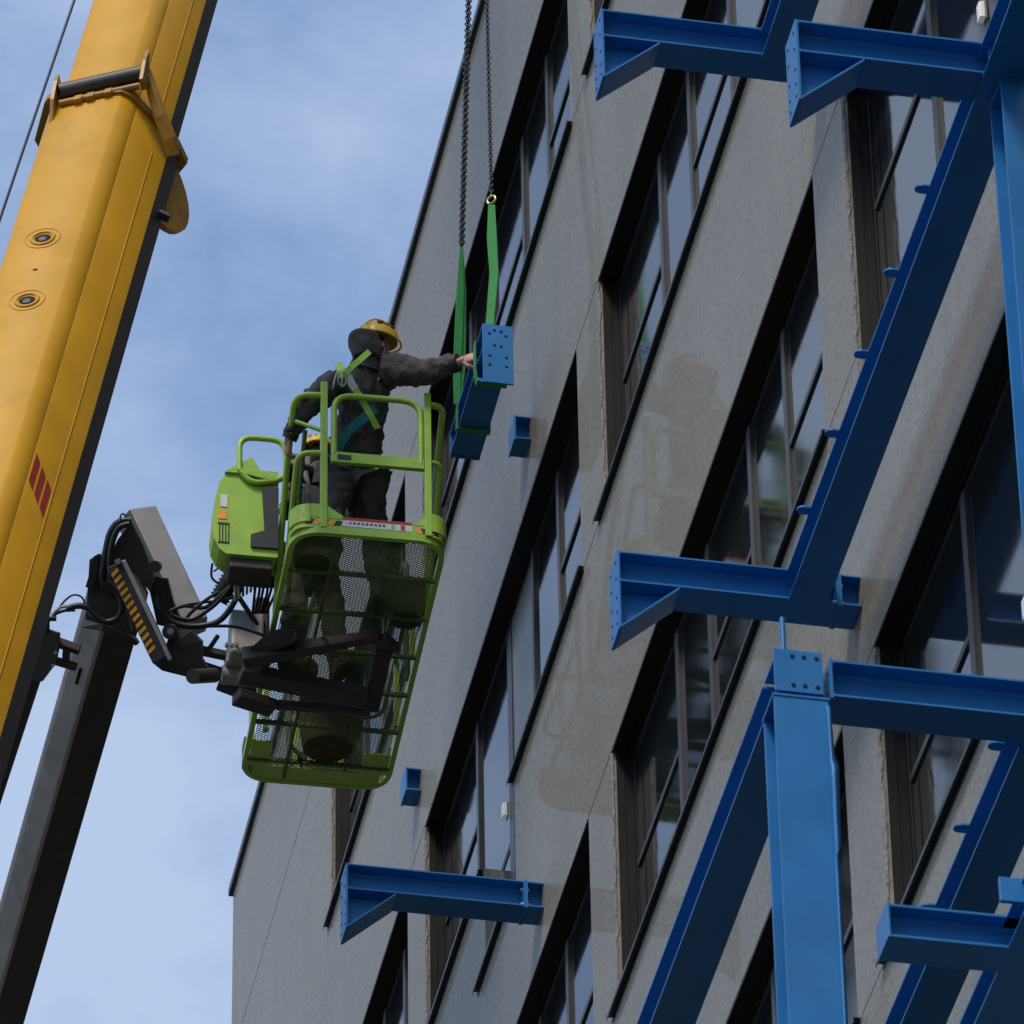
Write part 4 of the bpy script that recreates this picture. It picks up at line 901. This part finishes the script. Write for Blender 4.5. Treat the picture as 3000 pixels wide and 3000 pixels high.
hose([(250, 1775), (240, 1750), (215, 1743), (190, 1760), (165, 1790), (150, 1800)], 0.007, d=45.2)
hose([(210, 1780), (180, 1778), (160, 1795), (145, 1815)], 0.012, 'braid', d=45.2); hose([(220, 1788), (185, 1790), (150, 1808), (135, 1840)], 0.010, d=45.2)
# main arm
A0, A1 = D(352, 1745, 45.6), D(8, 2950, 47.8)
ad = (A1 - A0).normalized(); an_ = (RX - ad * RX.dot(ad)).normalized(); av = ad.cross(an_).normalized()
if av.dot(-FW) < 0: av = -av
poly = [(-0.215, -0.03), (-0.195, 0.0), (-0.075, 0.10), (-0.05, 0.10), (0.18, 0.0), (0.19, -0.1), (0.1, -0.35), (-0.18, -0.35)]
am = MB(); La = (A1 - A0).length; n = len(poly); K = 0.93
Lx = La * 2.2
vs = [A0 + an_ * a + av * c for a, c in poly] + [A0 + ad * Lx + an_ * a * 0.93 + av * c for a, c in poly]
am.add(vs, [tuple(range(n)), tuple(range(n, 2 * n))] + [(i, (i + 1) % n, (i + 1) % n + n, i + n) for i in range(n)])
for i, f in enumerate(am.f):
    am.mi[i] = 1 if i in (2 + 0, 2 + 1, 2 + 2) else 0
am.build('main_arm', ['dkgrey', 'midgrey'], lift, bevel=0.008)
bar('lower_arm', A0 + ad * Lx, Vector((48.5, -2.6, 0.6)), X_, 0.4, 0.45)
t2 = MB(); t2.box(Vector((48.5, -2.6, -0.3)), (4.2, 2.2, 1.3)); t2.build('chassis', 'dkgrey', lift, bevel=0.08)
for i in (-1, 1):
    for j in (-1, 1): t2 = MB(); t2.cyl(Vector((48.5 + 1.5 * i, -2.6 + 1.1 * j, -1.1)), Y_, 0.5, 0.35, 20); t2.build('wheel', 'rubber', lift)
# collar plate at the head of the main arm, side box and slot
t2 = MB(); t2.prism([D(236, 1838, 45.2), D(300, 1826, 45.1), D(395, 1868, 45.2), D(405, 1882, 45.2), D(398, 1892, 45.2), D(300, 1850, 45.1)], FW * 0.2); t2.build('arm_collar', 'dkgrey', lift, bevel=0.006)
t2 = MB(); t2.prism([D(256, 1740, 45.3), D(262, 1640, 45.3), D(288, 1622, 45.3), D(330, 1640, 45.3), D(350, 1700, 45.3), D(385, 1850, 45.3), D(300, 1830, 45.3), D(250, 1815, 45.3)], FW * 0.25); t2.build('arm_head', 'dkgrey', lift, bevel=0.012)
t2 = MB(); t2.prism([D(250, 1720, 45.25), D(256, 1700, 45.25), D(276, 1628, 45.25), D(290, 1625, 45.25), D(284, 1690, 45.25), D(268, 1725, 45.25)], FW * 0.1); t2.build('head_pad', 'rubber', lift, bevel=0.01)
t2 = MB(); c0 = A0 + ad * 0.62 - an_ * 0.13 + av * 0.062; t2.beam(c0, c0 + ad * 0.14, an_, 0.01, 0.02); t2.build('slot', 'hole', lift, bevel=0.004)
# parallel tension rod with its clevis on the left
bar('clevis_bar', D(165, 1880, 45.4), D(235, 1905, 45.4), Z_, 0.05, 0.06); bar('clevis_bar', D(160, 1935, 45.4), D(225, 1955, 45.4), Z_, 0.05, 0.045); bar('clevis_bar', D(195, 1900, 45.4), D(192, 1950, 45.4), RX, 0.05, 0.05)
t2 = MB(); t2.prism([D(108, 1862, 45.2), D(135, 1842, 45.2), D(172, 1855, 45.2), D(170, 1900, 45.2), D(160, 1945, 45.2), D(120, 1998, 45.2), D(80, 1990, 45.2), D(82, 1930, 45.2)], FW * 0.18); t2.build('valve_box', 'dkgrey', lift, bevel=0.02)
t2 = MB(); t2.cyl(D(145, 1812, 45.2), RX, 0.018, 0.09, 10); t2.cyl(D(137, 1835, 45.2), DN, 0.02, 0.08, 10)
t2.build('fitting', 'rubber', lift)
t2 = MB()
for px_, py_ in ((105, 1892), (97, 1925), (92, 1938), (163, 1912), (155, 1950)): t2.cyl(D(px_, py_, 45.1), FW, 0.012, 0.03, 8)
t2.build('fitting', 'bolt', lift)
t2 = MB(); t2.tube([D(98, 1975, 45.3), D(-10, 2310, 45.9), D(-150, 2760, 46.8)], [0.06, 0.056, 0.055], 14); t2.build('tension_rod', 'dkgrey', lift)
t2 = MB(); t2.tube([D(82, 1960, 45.15), D(62, 2030, 45.2), D(20, 2160, 45.4)], 0.006, 6); t2.build('pipe', 'bolt', lift)

# ------------------------------------------------------------------ workers
def skinmesh(name, chains, mats, parent=None, sub=2, matname=None, disp=0.0, dsize=0.08, root=0):
    """chains: dict id->(pos, radius or (rx,ry)); edges list"""
    verts, edges = chains
    ids = list(verts); me = bpy.data.meshes.new(name)
    me.from_pydata([tuple(verts[i][0]) for i in ids], [(ids.index(a), ids.index(b_)) for a, b_ in edges], [])
    o = bpy.data.objects.new(name, me); C.objects.link(o)
    md = o.modifiers.new('skin', 'SKIN'); md.use_smooth_shade = True; md.branch_smoothing = 0.6
    for i, idd in enumerate(ids):
        r = verts[idd][1]; r = r if isinstance(r, tuple) else (r, r)
        me.skin_vertices[0].data[i].radius = r; me.skin_vertices[0].data[i].use_root = (i == root)
    s_ = o.modifiers.new('sub', 'SUBSURF'); s_.levels = sub; s_.render_levels = sub
    if disp > 0:
        tx = bpy.data.textures.new(name + '_folds', 'CLOUDS'); tx.noise_scale = dsize; tx.noise_depth = 2
        dm = o.modifiers.new('folds', 'DISPLACE'); dm.texture = tx; dm.strength = disp; dm.mid_level = 0.5; dm.texture_coords = 'GLOBAL'
    me.materials.append(M[mats])
    if parent is not None: o.parent = parent; o.matrix_parent_inverse = parent.matrix_basis.inverted()
    return o
def ellipsoid(mb, c, r, ax, seg=16, rings=10, zmin=-1.0, mi=0, fn=None):
    vs = []; 
    for i in range(rings + 1):
        th = math.pi * i / rings; cz_ = max(zmin, math.cos(th)); s_ = math.sin(th) if math.cos(th) > zmin else math.sqrt(max(0, 1 - zmin * zmin))
        for k in range(seg):
            ph = 2 * math.pi * k / seg; q = Vector((s_ * math.cos(ph) * r[0], s_ * math.sin(ph) * r[1], cz_ * r[2]))
            if fn: q = fn(q)
            vs.append(Vector(c) + ax[0] * q.x + ax[1] * q.y + ax[2] * q.z)
    fs = [(i * seg + k, i * seg + (k + 1) % seg, (i + 1) * seg + (k + 1) % seg, (i + 1) * seg + k) for i in range(rings) for k in range(seg)]
    mb.add(vs, fs, mi, True)
def head(parent_obj, c, fwd, up, scale=1.0):
    """face, nose, ears, eyes; fwd is where the face looks"""
    fwd = Vector(fwd).normalized(); up = Vector(up); up = (up - fwd * up.dot(fwd)).normalized(); sd_ = fwd.cross(up)
    mb = MB(); s = scale
    def shape(q):
        if q.z < 0: q.x *= 1 - 0.25 * (-q.z / 0.12); q.y *= 1 - 0.3 * (-q.z / 0.12)
        return q
    ellipsoid(mb, c, (0.095 * s, 0.075 * s, 0.12 * s), (fwd, sd_, up), 18, 14, fn=shape)
    ellipsoid(mb, c + fwd * 0.092 * s - up * 0.02 * s, (0.022 * s, 0.014 * s, 0.028 * s), (fwd, sd_, up), 8, 6)
    ellipsoid(mb, c + fwd * 0.082 * s - up * 0.062 * s, (0.012 * s, 0.024 * s, 0.008 * s), (fwd, sd_, up), 8, 6)
    for k in (-1, 1): ellipsoid(mb, c + sd_ * 0.075 * s * k - up * 0.01 * s, (0.018 * s, 0.009 * s, 0.03 * s), (fwd, sd_, up), 8, 6)
    hd_ = mb.build('head', 'skin', parent_obj)
    e = MB()
    for k in (-1, 1): ellipsoid(e, c + fwd * 0.082 * s + sd_ * 0.03 * s * k + up * 0.012 * s, (0.01 * s, 0.012 * s, 0.008 * s), (fwd, sd_, up), 8, 6)
    e.build('eyes', 'eye', parent_obj)
    return fwd, up, sd_
def helmet(parent_obj, c, fwd, up, s=1.0):
    fwd = Vector(fwd).normalized(); up = Vector(up); up = (up - fwd * up.dot(fwd)).normalized(); sd_ = fwd.cross(up)
    mb = MB(); ellipsoid(mb, c + up * 0.03, (0.135 * s, 0.115 * s, 0.125 * s), (fwd, sd_, up), 24, 14, zmin=-0.05)
    pts = []
    for k in range(24):
        ph = 2 * math.pi * k / 24; ex = 1.0 + (0.22 if math.cos(ph) > 0.3 else 0.06) ; pts.append(c + up * 0.025 + fwd * (0.133 * s * math.cos(ph) * ex) + sd_ * (0.117 * s * math.sin(ph)))
    mb.tube(pts, 0.008, 6, 0, True)
    for off in (-0.045, 0, 0.045):
        rp_ = [c + up * (0.03 + 0.126 * s * math.sin(a)) + fwd * (0.137 * s * math.cos(a)) + sd_ * off for a in [math.radians(25 + 13 * i) for i in range(11)]]
        mb.tube(rp_, 0.007, 6)
    o = mb.build('helmet', 'helmet', parent_obj); md_ = o.modifiers.new('b', 'BEVEL') if False else None
    vt = MB()
    for k in (-1, 1):
        for j in range(3):
            q = c + up * 0.10 + fwd * (0.05 - 0.045 * j) + sd_ * (k * 0.088); vt.ribbon([q - fwd * 0.024, q + fwd * 0.016 + up * 0.016], (sd_ * k + up * 0.7), 0.02, 0.014)
    vt.build('helmet_vent', 'blacktape', parent_obj)
    st_ = MB(); st_.tube([c + sd_ * 0.09 + up * 0.02, c + sd_ * 0.07 - up * 0.11 + fwd * 0.04, c - sd_ * 0.07 - up * 0.11 + fwd * 0.04, c - sd_ * 0.09 + up * 0.02], 0.005, 6); st_.build('chin_strap', 'blacktape', parent_obj)
def hand(parent_obj, wrist, direction, palm_n, curl=0.8, s=1.0, name='hand'):
    """palm with four curled fingers and a thumb, each a small skinned chain"""
    d = Vector(direction).normalized(); n_ = Vector(palm_n); n_ = (n_ - d * n_.dot(d)).normalized(); e = d.cross(n_)
    V = {'w': (wrist, 0.028 * s), 'p0': (wrist + d * 0.04 * s, (0.038 * s, 0.02 * s)), 'p1': (wrist + d * 0.085 * s, (0.040 * s, 0.017 * s))}; E_ = [('w', 'p0'), ('p0', 'p1')]
    mb = MB()
    # palm as a tapered rounded slab, fingers as bent tapered tubes
    ellipsoid(mb, wrist + d * 0.05 * s, (0.058 * s, 0.043 * s, 0.019 * s), (d, e, n_), 14, 10)
    for i, (off, ln, r) in enumerate(((-0.031, 0.072, 0.0095), (-0.010, 0.08, 0.010), (0.011, 0.075, 0.0095), (0.031, 0.06, 0.0085))):
        p = wrist + d * (0.088 - 0.006 * abs(i - 1.3)) * s + e * off * s; pts = [p - d * 0.03 * s, p]; a = 0.25
        for k in range(3):
            a += curl * (0.9 if k else 0.7); seg = ln * (0.45, 0.32, 0.23)[k] * s
            p = p + (d * math.cos(a) + n_ * math.sin(a)) * seg; pts.append(p)
        mb.tube(pts, [r * s, r * s * 1.05, r * s, r * s * 0.92, r * s * 0.75], 8)
    b0 = wrist + d * 0.025 * s - e * 0.03 * s; mb.tube([b0, b0 + (d * 0.5 - e * 0.6 + n_ * 0.35).normalized() * 0.035 * s, b0 + (d * 0.8 - e * 0.55 + n_ * 0.6).normalized() * 0.062 * s, b0 + (d * 0.9 - e * 0.25 + n_ * 0.9).normalized() * 0.085 * s], [0.013 * s, 0.0125 * s, 0.011 * s, 0.008 * s], 8)
    mb.tube([wrist - d * 0.05 * s, wrist + d * 0.03 * s], [0.026 * s, 0.028 * s], 10)
    o = mb.build(name, 'skin', parent_obj); sb = o.modifiers.new('s', 'REMESH'); sb.mode = 'VOXEL'; sb.voxel_size = 0.0035; sb.use_smooth_shade = True
    return o

# worker 1: back to us, right arm stretched to the hanging bracket, left hand down on the rail
w1 = thing('person', 'worker in dark jacket and yellow helmet reaching out to the hanging bracket', 'person', (34.8, -6.0, FZ))
pel = S(1040, 1385, 44.95); che = S(1062, 1170, 45.05); nk = S(1078, 1062, 45.1); 
shR = S(1140, 1078, 45.05); elR = S(1240, 1093, 44.85); wrR = S(1350, 1060, 44.75)
shL = S(995, 1125, 45.0); elL = S(893, 1240, 44.85); wrL = S(838, 1282, 45.15)
shL = S(985, 1118, 45.0); elL = S(893, 1195, 44.8); wrL = S(845, 1290, 44.8)
hc = S(1102, 1035, 45.15)
hipL, hipR = pel + Vector((0, 0.085, -0.03)), pel + Vector((0, -0.085, -0.03))
knL, knR = Vector((34.72, hipL.y + 0.06, FZ + 0.52)), Vector((34.85, hipR.y - 0.05, FZ + 0.52))
anL, anR = Vector((34.78, hipL.y + 0.09, FZ + 0.11)), Vector((34.98, hipR.y - 0.10, FZ + 0.11))
body = skinmesh('body', ({'pel': (pel, 0.12), 'waist': (lerp(pel, che, 0.45), 0.115), 'che': (che, 0.09), 'nk0': (nk, 0.04), 'nk1': (lerp(nk, hc, 0.6), 0.05),
    'shR': (shR, 0.04), 'elR': (elR, 0.042), 'wrR': (wrR, 0.028), 'shL': (shL, 0.06), 'elL': (elL, 0.042), 'wrL': (wrL, 0.028),
    'hL': (hipL, 0.09), 'hR': (hipR, 0.09), 'kL': (knL, 0.055), 'kR': (knR, 0.055), 'aL': (anL, 0.04), 'aR': (anR, 0.04)},
    [('pel', 'waist'), ('waist', 'che'), ('che', 'nk0'), ('nk0', 'nk1'), ('che', 'shR'), ('shR', 'elR'), ('elR', 'wrR'), ('che', 'shL'), ('shL', 'elL'), ('elL', 'wrL'), ('pel', 'hL'), ('hL', 'kL'), ('kL', 'aL'), ('pel', 'hR'), ('hR', 'kR'), ('kR', 'aR')]), 'skin', w1)
jk = skinmesh('jacket', ({'pel': (lerp(pel, che, 0.08), (0.17, 0.14)), 'waist': (lerp(pel, che, 0.4), (0.175, 0.14)), 'mid': (lerp(pel, che, 0.75), (0.195, 0.16)), 'che': (lerp(che, nk, 0.35), (0.20, 0.16)), 'nk0': (lerp(nk, hc, 0.1), 0.12),
    'sR0': (lerp(che, shR, 0.7) + Vector((0, 0, 0.03)), 0.135), 'shR': (lerp(shR, elR, 0.15), 0.122), 'uR': (lerp(shR, elR, 0.6), 0.105), 'elR': (elR, 0.095), 'fR': (lerp(elR, wrR, 0.55), 0.082), 'wrR': (lerp(elR, wrR, 0.90), 0.066),
    'sL0': (lerp(che, shL, 0.7) + Vector((0, 0, 0.02)), 0.115), 'shL': (lerp(shL, elL, 0.15), 0.112), 'uL': (lerp(shL, elL, 0.6), 0.095), 'elL': (elL, 0.085), 'fL': (lerp(elL, wrL, 0.55), 0.07), 'wrL': (lerp(elL, wrL, 0.93), 0.056)},
    [('pel', 'waist'), ('waist', 'mid'), ('mid', 'che'), ('che', 'nk0'), ('che', 'sR0'), ('sR0', 'shR'), ('shR', 'uR'), ('uR', 'elR'), ('elR', 'fR'), ('fR', 'wrR'), ('che', 'sL0'), ('sL0', 'shL'), ('shL', 'uL'), ('uL', 'elL'), ('elL', 'fL'), ('fL', 'wrL')]), 'jacket', w1, sub=3, disp=0.055, dsize=0.06)
skinmesh('trousers', ({'pel': (pel + Vector((0, 0, 0.03)), (0.18, 0.15)), 'hL': (hipL + Vector((0, 0.01, -0.06)), 0.135), 'tL': (lerp(hipL, knL, 0.5), 0.118), 'kL': (knL, 0.088), 'cL': (lerp(knL, anL, 0.5), 0.082), 'aL': (anL + Vector((0, 0, 0.03)), 0.078),
    'hR': (hipR + Vector((0, -0.01, -0.06)), 0.135), 'tR': (lerp(hipR, knR, 0.5), 0.118), 'kR': (knR, 0.088), 'cR': (lerp(knR, anR, 0.5), 0.082), 'aR': (anR + Vector((0, 0, 0.03)), 0.078)},
    [('pel', 'hL'), ('hL', 'tL'), ('tL', 'kL'), ('kL', 'cL'), ('cL', 'aL'), ('pel', 'hR'), ('hR', 'tR'), ('tR', 'kR'), ('kR', 'cR'), ('cR', 'aR')]), 'trouser', w1, sub=3, disp=0.05, dsize=0.06)
def boot(par, ankle, fwd):
    fwd = Vector(fwd).normalized(); sd_ = fwd.cross(Z_); b_ = MB(); a = Vector(ankle); z0 = FZ + 0.005
    base_ = Vector((a.x, a.y, z0)); ellipsoid(b_, base_ + fwd * 0.09 + Z_ * 0.045, (0.16, 0.052, 0.05), (fwd, sd_, Z_), 14, 10); b_.tube([base_ + Z_ * 0.03 - fwd * 0.01, base_ + Z_ * 0.2 - fwd * 0.02], [0.05, 0.055], 12)
    b_.build('boot', 'boot', par)
    s_ = MB(); pts = []
    for k in range(20):
        ph = 2 * math.pi * k / 20; wx = 0.155 * math.cos(ph); wy = 0.05 * math.sin(ph) * (1.0 if math.cos(ph) > 0 else 0.85); pts.append(base_ + fwd * (0.085 + wx) + sd_ * wy + Z_ * 0.018)
    s_.prism(pts, Z_ * -0.02); s_.build('boot_sole', 'sole', par)
boot(w1, anL, (0.8, 0.5, 0)); boot(w1, anR, (1, -0.2, 0))
facing = Vector((0.45, -1.0, 0.0))
hc = S(1104, 1020, 45.15)
head(w1, hc, facing, Z_, 0.9); helmet(w1, hc + Vector((0, -0.005, 0.035)), facing, Z_ + facing * 0.25 - X_ * 0.12, 1.03)
# stand-up hood behind the head
hm = MB(); pts = []; hb0 = S(1062, 1040, 45.0); back = Vector((-0.62, 0.55, 0)).normalized(); sdh = back.cross(Z_)
rows = 7; cols = 14; vs = []
for i in range(rows + 1):
    v_ = i / rows
    for j in range(cols + 1):
        a = math.radians(-115 + 230 * j / cols); rr_ = 0.088 + 0.016 * v_ + 0.006 * math.sin(v_ * 3) + 0.01 * noise.noise(Vector((j * 0.5, i * 0.6, 1.3)))
        vs.append(hc + Vector((0, 0.05, -0.13)) + back * (0.02 + rr_ * 1.05 * math.cos(a)) + sdh * (rr_ * 1.05 * math.sin(a)) + Z_ * (v_ * (0.145 + 0.02 * math.cos(a))) + back * (0.04 * v_))
hm.add(vs, [(i * (cols + 1) + j, i * (cols + 1) + j + 1, (i + 1) * (cols + 1) + j + 1, (i + 1) * (cols + 1) + j) for i in range(rows) for j in range(cols)], 0, True)
h_ = hm.build('hood', 'jacket', w1); md = h_.modifiers.new('s', 'SOLIDIFY'); md.thickness = 0.012
hand(w1, wrR, S(1392, 1043, 44.72) - wrR, Vector((0.9, -0.3, -0.3)), 0.85, 1.12)
hand(w1, wrL, S(838, 1345, 44.8) - wrL, Vector((0.3, -0.9, 0.0)), 0.8, 1.0)
cl1 = MB(); cl1.tube([lerp(che, nk, 0.75), lerp(nk, hc, 0.3), hc + Vector((0, 0.01, -0.06))], [0.125, 0.105, 0.088], 18); cl1.build('collar', 'jacket', w1)
hc = S(1104, 1020, 45.15)
# harness
def strap(pts, w, m_, d=44.82, nm='harness_strap'):
    t3 = MB(); P = [S(p[0], p[1], p[2] if len(p) == 3 else d) for p in pts]; t3.ribbon(P, -FW, w, 0.008); return t3.build(nm, m_, w1)
strap([(1082, 1030, 44.98), (1052, 1056, 44.82), (1026, 1078, 44.78), (1010, 1100, 44.78)], 0.04, 'hivis')
strap([(990, 1066, 44.86), (1000, 1084, 44.80), (1008, 1104, 44.78)], 0.055, 'hivis')
strap([(1010, 1095, 44.79), (1035, 1130, 44.78), (1060, 1170, 44.79), (1085, 1215, 44.80), (1108, 1258, 44.84)], 0.042, 'hivis')
strap([(1020, 1100, 44.785), (1030, 1125, 44.775), (1042, 1140, 44.775)], 0.05, 'white')
strap([(1100, 1195, 44.84), (1062, 1228, 44.80), (1025, 1258, 44.80), (1000, 1292, 44.82), (985, 1330, 44.86)], 0.062, 'teal')
strap([(980, 1332, 44.83), (1010, 1345, 44.79), (1050, 1348, 44.79), (1090, 1340, 44.83)], 0.035, 'teal')
strap([(1108, 1256, 44.83), (1114, 1285, 44.85)], 0.05, 'blacktape', nm='strap_end')
t3 = MB(); t3.tube([S(1003 + 12 * math.cos(a), 1110 + 22 * math.sin(a), 44.76) for a in [2 * math.pi * k / 14 for k in range(14)]], 0.006, 6, 0, True); t3.build('harness_ring', 'bolt', w1)
t3 = MB(); t3.tube([S(988, 1090, 44.8), S(980, 1115, 44.78), S(975, 1140, 44.78)], 0.007, 6); t3.tube([S(1003, 1105, 44.78), S(1002, 1135, 44.77)], 0.008, 6); t3.build('carabiner', 'bolt', w1)
t3 = MB(); t3.tube([S(1108, 1430, 44.8), S(1107, 1462, 44.8)], 0.005, 6); ellipsoid(t3, S(1108, 1480, 44.8), (0.028, 0.028, 0.034), (X_, Y_, Z_), 10, 8); t3.build('tool_pouch', 'blacktape', w1)

def hair(par, c, fwd, m_='boot'):
    fwd = Vector(fwd).normalized(); sd_ = fwd.cross(Z_).normalized(); up = sd_.cross(fwd)
    h2 = MB(); ellipsoid(h2, c - fwd * 0.016 + up * 0.008, (0.082, 0.072, 0.10), (fwd, sd_, up), 16, 12); h2.build('hair', m_, par)
hair(w1, hc, facing)
def band(par, c, axis, r, w_, m_, nm):
    q = MB(); q.cyl(c, axis, r, w_, 18); return q.build(nm, m_, par)
band(w1, lerp(elR, wrR, 0.86), wrR - elR, 0.062, 0.045, 'boot', 'cuff'); band(w1, lerp(elL, wrL, 0.88), wrL - elL, 0.052, 0.04, 'boot', 'cuff')
strap([(968, 1345, 44.84), (1000, 1362, 44.78), (1050, 1368, 44.77), (1100, 1360, 44.82)], 0.045, 'blacktape', nm='belt')
for p_ in (((985, 1400, 44.78), (1020, 1405, 44.77)), ((1060, 1400, 44.77), (1095, 1396, 44.79))): strap(p_, 0.055, 'trouser', nm='pocket_flap')
strap([(1090, 1440, 44.77), (1100, 1475, 44.78)], 0.07, 'trouser', nm='cargo_pocket')
# worker 2: behind, half hidden
w2 = thing('person', 'second worker in dark clothes, mostly hidden behind the first, yellow helmet showing', 'person', (35.85, -5.95, FZ))
hc2 = S(935, 1345, 45.75); dz = hc2 + Vector((0, 0, -0.02))
pel2 = Vector((35.85, -5.98, FZ + 0.95)); che2 = hc2 + Vector((0.12, -0.03, -0.33)); nk2 = lerp(che2, hc2, 0.55)
sR2, sL2 = che2 + Vector((0.02, -0.19, 0.09)), che2 + Vector((0.02, 0.19, 0.07))
eR2, eL2 = sR2 + Vector((-0.12, -0.05, -0.25)), sL2 + Vector((-0.15, 0.04, -0.24)); wR2, wL2 = eR2 + Vector((-0.22, 0.06, 0.02)), eL2 + Vector((-0.22, 0.02, 0.02))
kL2, kR2 = Vector((35.8, -5.88, FZ + 0.5)), Vector((35.85, -6.14, FZ + 0.5)); aL2, aR2 = Vector((35.92, -5.85, FZ + 0.11)), Vector((35.9, -6.18, FZ + 0.11))
skinmesh('body', ({'pel': (pel2, 0.12), 'che': (che2, 0.13), 'nk0': (nk2, 0.055), 'nk1': (lerp(nk2, hc2, 0.6), 0.05), 'sR': (sR2, 0.06), 'eR': (eR2, 0.042), 'wR': (wR2, 0.028), 'sL': (sL2, 0.06), 'eL': (eL2, 0.042), 'wL': (wL2, 0.028),
    'kL': (kL2, 0.055), 'kR': (kR2, 0.055), 'aL': (aL2, 0.04), 'aR': (aR2, 0.04)}, [('pel', 'che'), ('che', 'nk0'), ('nk0', 'nk1'), ('che', 'sR'), ('sR', 'eR'), ('eR', 'wR'), ('che', 'sL'), ('sL', 'eL'), ('eL', 'wL'), ('pel', 'kL'), ('kL', 'aL'), ('pel', 'kR'), ('kR', 'aR')]), 'skin', w2)
skinmesh('jacket', ({'pel': (pel2 + Vector((0, 0, 0.05)), (0.17, 0.14)), 'mid': (lerp(pel2, che2, 0.6), (0.18, 0.15)), 'che': (che2 + Vector((0, 0, 0.04)), (0.19, 0.14)), 'nk0': (nk2, 0.09), 'sR': (sR2, 0.095), 'eR': (eR2, 0.07), 'wR': (lerp(eR2, wR2, 0.9), 0.05), 'sL': (sL2, 0.095), 'eL': (eL2, 0.07), 'wL': (lerp(eL2, wL2, 0.9), 0.05)},
    [('pel', 'mid'), ('mid', 'che'), ('che', 'nk0'), ('che', 'sR'), ('sR', 'eR'), ('eR', 'wR'), ('che', 'sL'), ('sL', 'eL'), ('eL', 'wL')]), 'jacket', w2, sub=3, disp=0.05, dsize=0.06)
skinmesh('trousers', ({'pel': (pel2, (0.17, 0.14)), 'hL': (pel2 + Vector((0, 0.09, -0.08)), 0.115), 'kL': (kL2, 0.09), 'aL': (aL2 + Vector((0, 0, 0.03)), 0.08), 'hR': (pel2 + Vector((0, -0.09, -0.08)), 0.115), 'kR': (kR2, 0.09), 'aR': (aR2 + Vector((0, 0, 0.03)), 0.08)},
    [('pel', 'hL'), ('hL', 'kL'), ('kL', 'aL'), ('pel', 'hR'), ('hR', 'kR'), ('kR', 'aR')]), 'trouser', w2, sub=3, disp=0.05, dsize=0.06)
boot(w2, aL2, (-1, 0.3, 0)); boot(w2, aR2, (-1, -0.2, 0))
head(w2, hc2, (1, -0.4, -0.1), Z_); helmet(w2, hc2 + Vector((0, 0, 0.02)), (1, -0.4, -0.1), Z_)
hand(w2, wR2, (-1, 0.2, 0), (0, 0, -1), 0.7); hand(w2, wL2, (-1, 0, 0), (0, 0, -1), 0.7)

hair(w2, hc2, (1, -0.4, -0.1))
cl2 = MB(); cl2.tube([lerp(nk2, hc2, -0.2), lerp(nk2, hc2, 0.45)], [0.105, 0.085], 16); cl2.build('collar', 'jacket', w2)
# buckets and bags standing on the platform floor
def bucket(c, r0, r1, h, m_, label):
    t_ = thing('bucket', label, 'bucket', c); mb = MB(); n = 24; c = Vector(c)
    prof_ = [(0.001, 0), (r0, 0), (r1, h), (r1 + 0.008, h), (r1 + 0.008, h - 0.02), (r1 - 0.006, h), (r0 - 0.006, 0.01), (0.001, 0.01)]
    vs = []
    for rr_, zz in prof_:
        for k in range(n): vs.append(c + Vector((rr_ * math.cos(2 * math.pi * k / n), rr_ * math.sin(2 * math.pi * k / n), zz)))
    mb.add(vs, [(i * n + k, i * n + (k + 1) % n, (i + 1) * n + (k + 1) % n, (i + 1) * n + k) for i in range(len(prof_) - 1) for k in range(n)], 0, True)
    mb.build('pail', m_, t_); hh2 = MB(); hh2.tube([c + Vector((r1 * math.cos(a), 0.3 * r1 * math.sin(a), h + r1 * 0.9 * math.sin(a))) for a in [math.pi * k / 12 for k in range(13)]], 0.004, 6); hh2.build('handle', 'steel', t_)
bucket(SP(915, 1650, 2, FZ), 0.12, 0.15, 0.26, 'bucket', 'dark bucket in the near left corner of the platform floor')
bucket(SP(1190, 1815, 2, FZ), 0.11, 0.14, 0.24, 'bucket', 'dark bucket by the wall side of the platform, seen through the mesh')
bucket(SP(960, 2190, 2, FZ), 0.17, 0.21, 0.32, 'redbucket', 'brownish bucket at the far end of the platform floor')
c0 = SP(890, 1985, 2, FZ); bgm = MB(); ellipsoid(bgm, c0 + Vector((0, 0, 0.06)), (0.12, 0.1, 0.07), (X_, Y_, Z_), 12, 8); o = bgm.build('tool_bag', 'redbucket'); tag(o, 'small tan tool bag on the mesh floor beside the boots', 'bag')
c0 = SP(850, 2190, 2, FZ); tl = MB(); tl.tube([c0 + Vector((0, 0, 0.02)), c0 + Vector((0.12, -0.1, 0.02))], 0.015, 8); tl.box(c0 + Vector((0.12, -0.1, 0.025)), (0.04, 0.06, 0.05)); o = tl.build('hammer', 'rubber'); tag(o, 'black hammer lying on the mesh floor near the far left corner', 'tool')
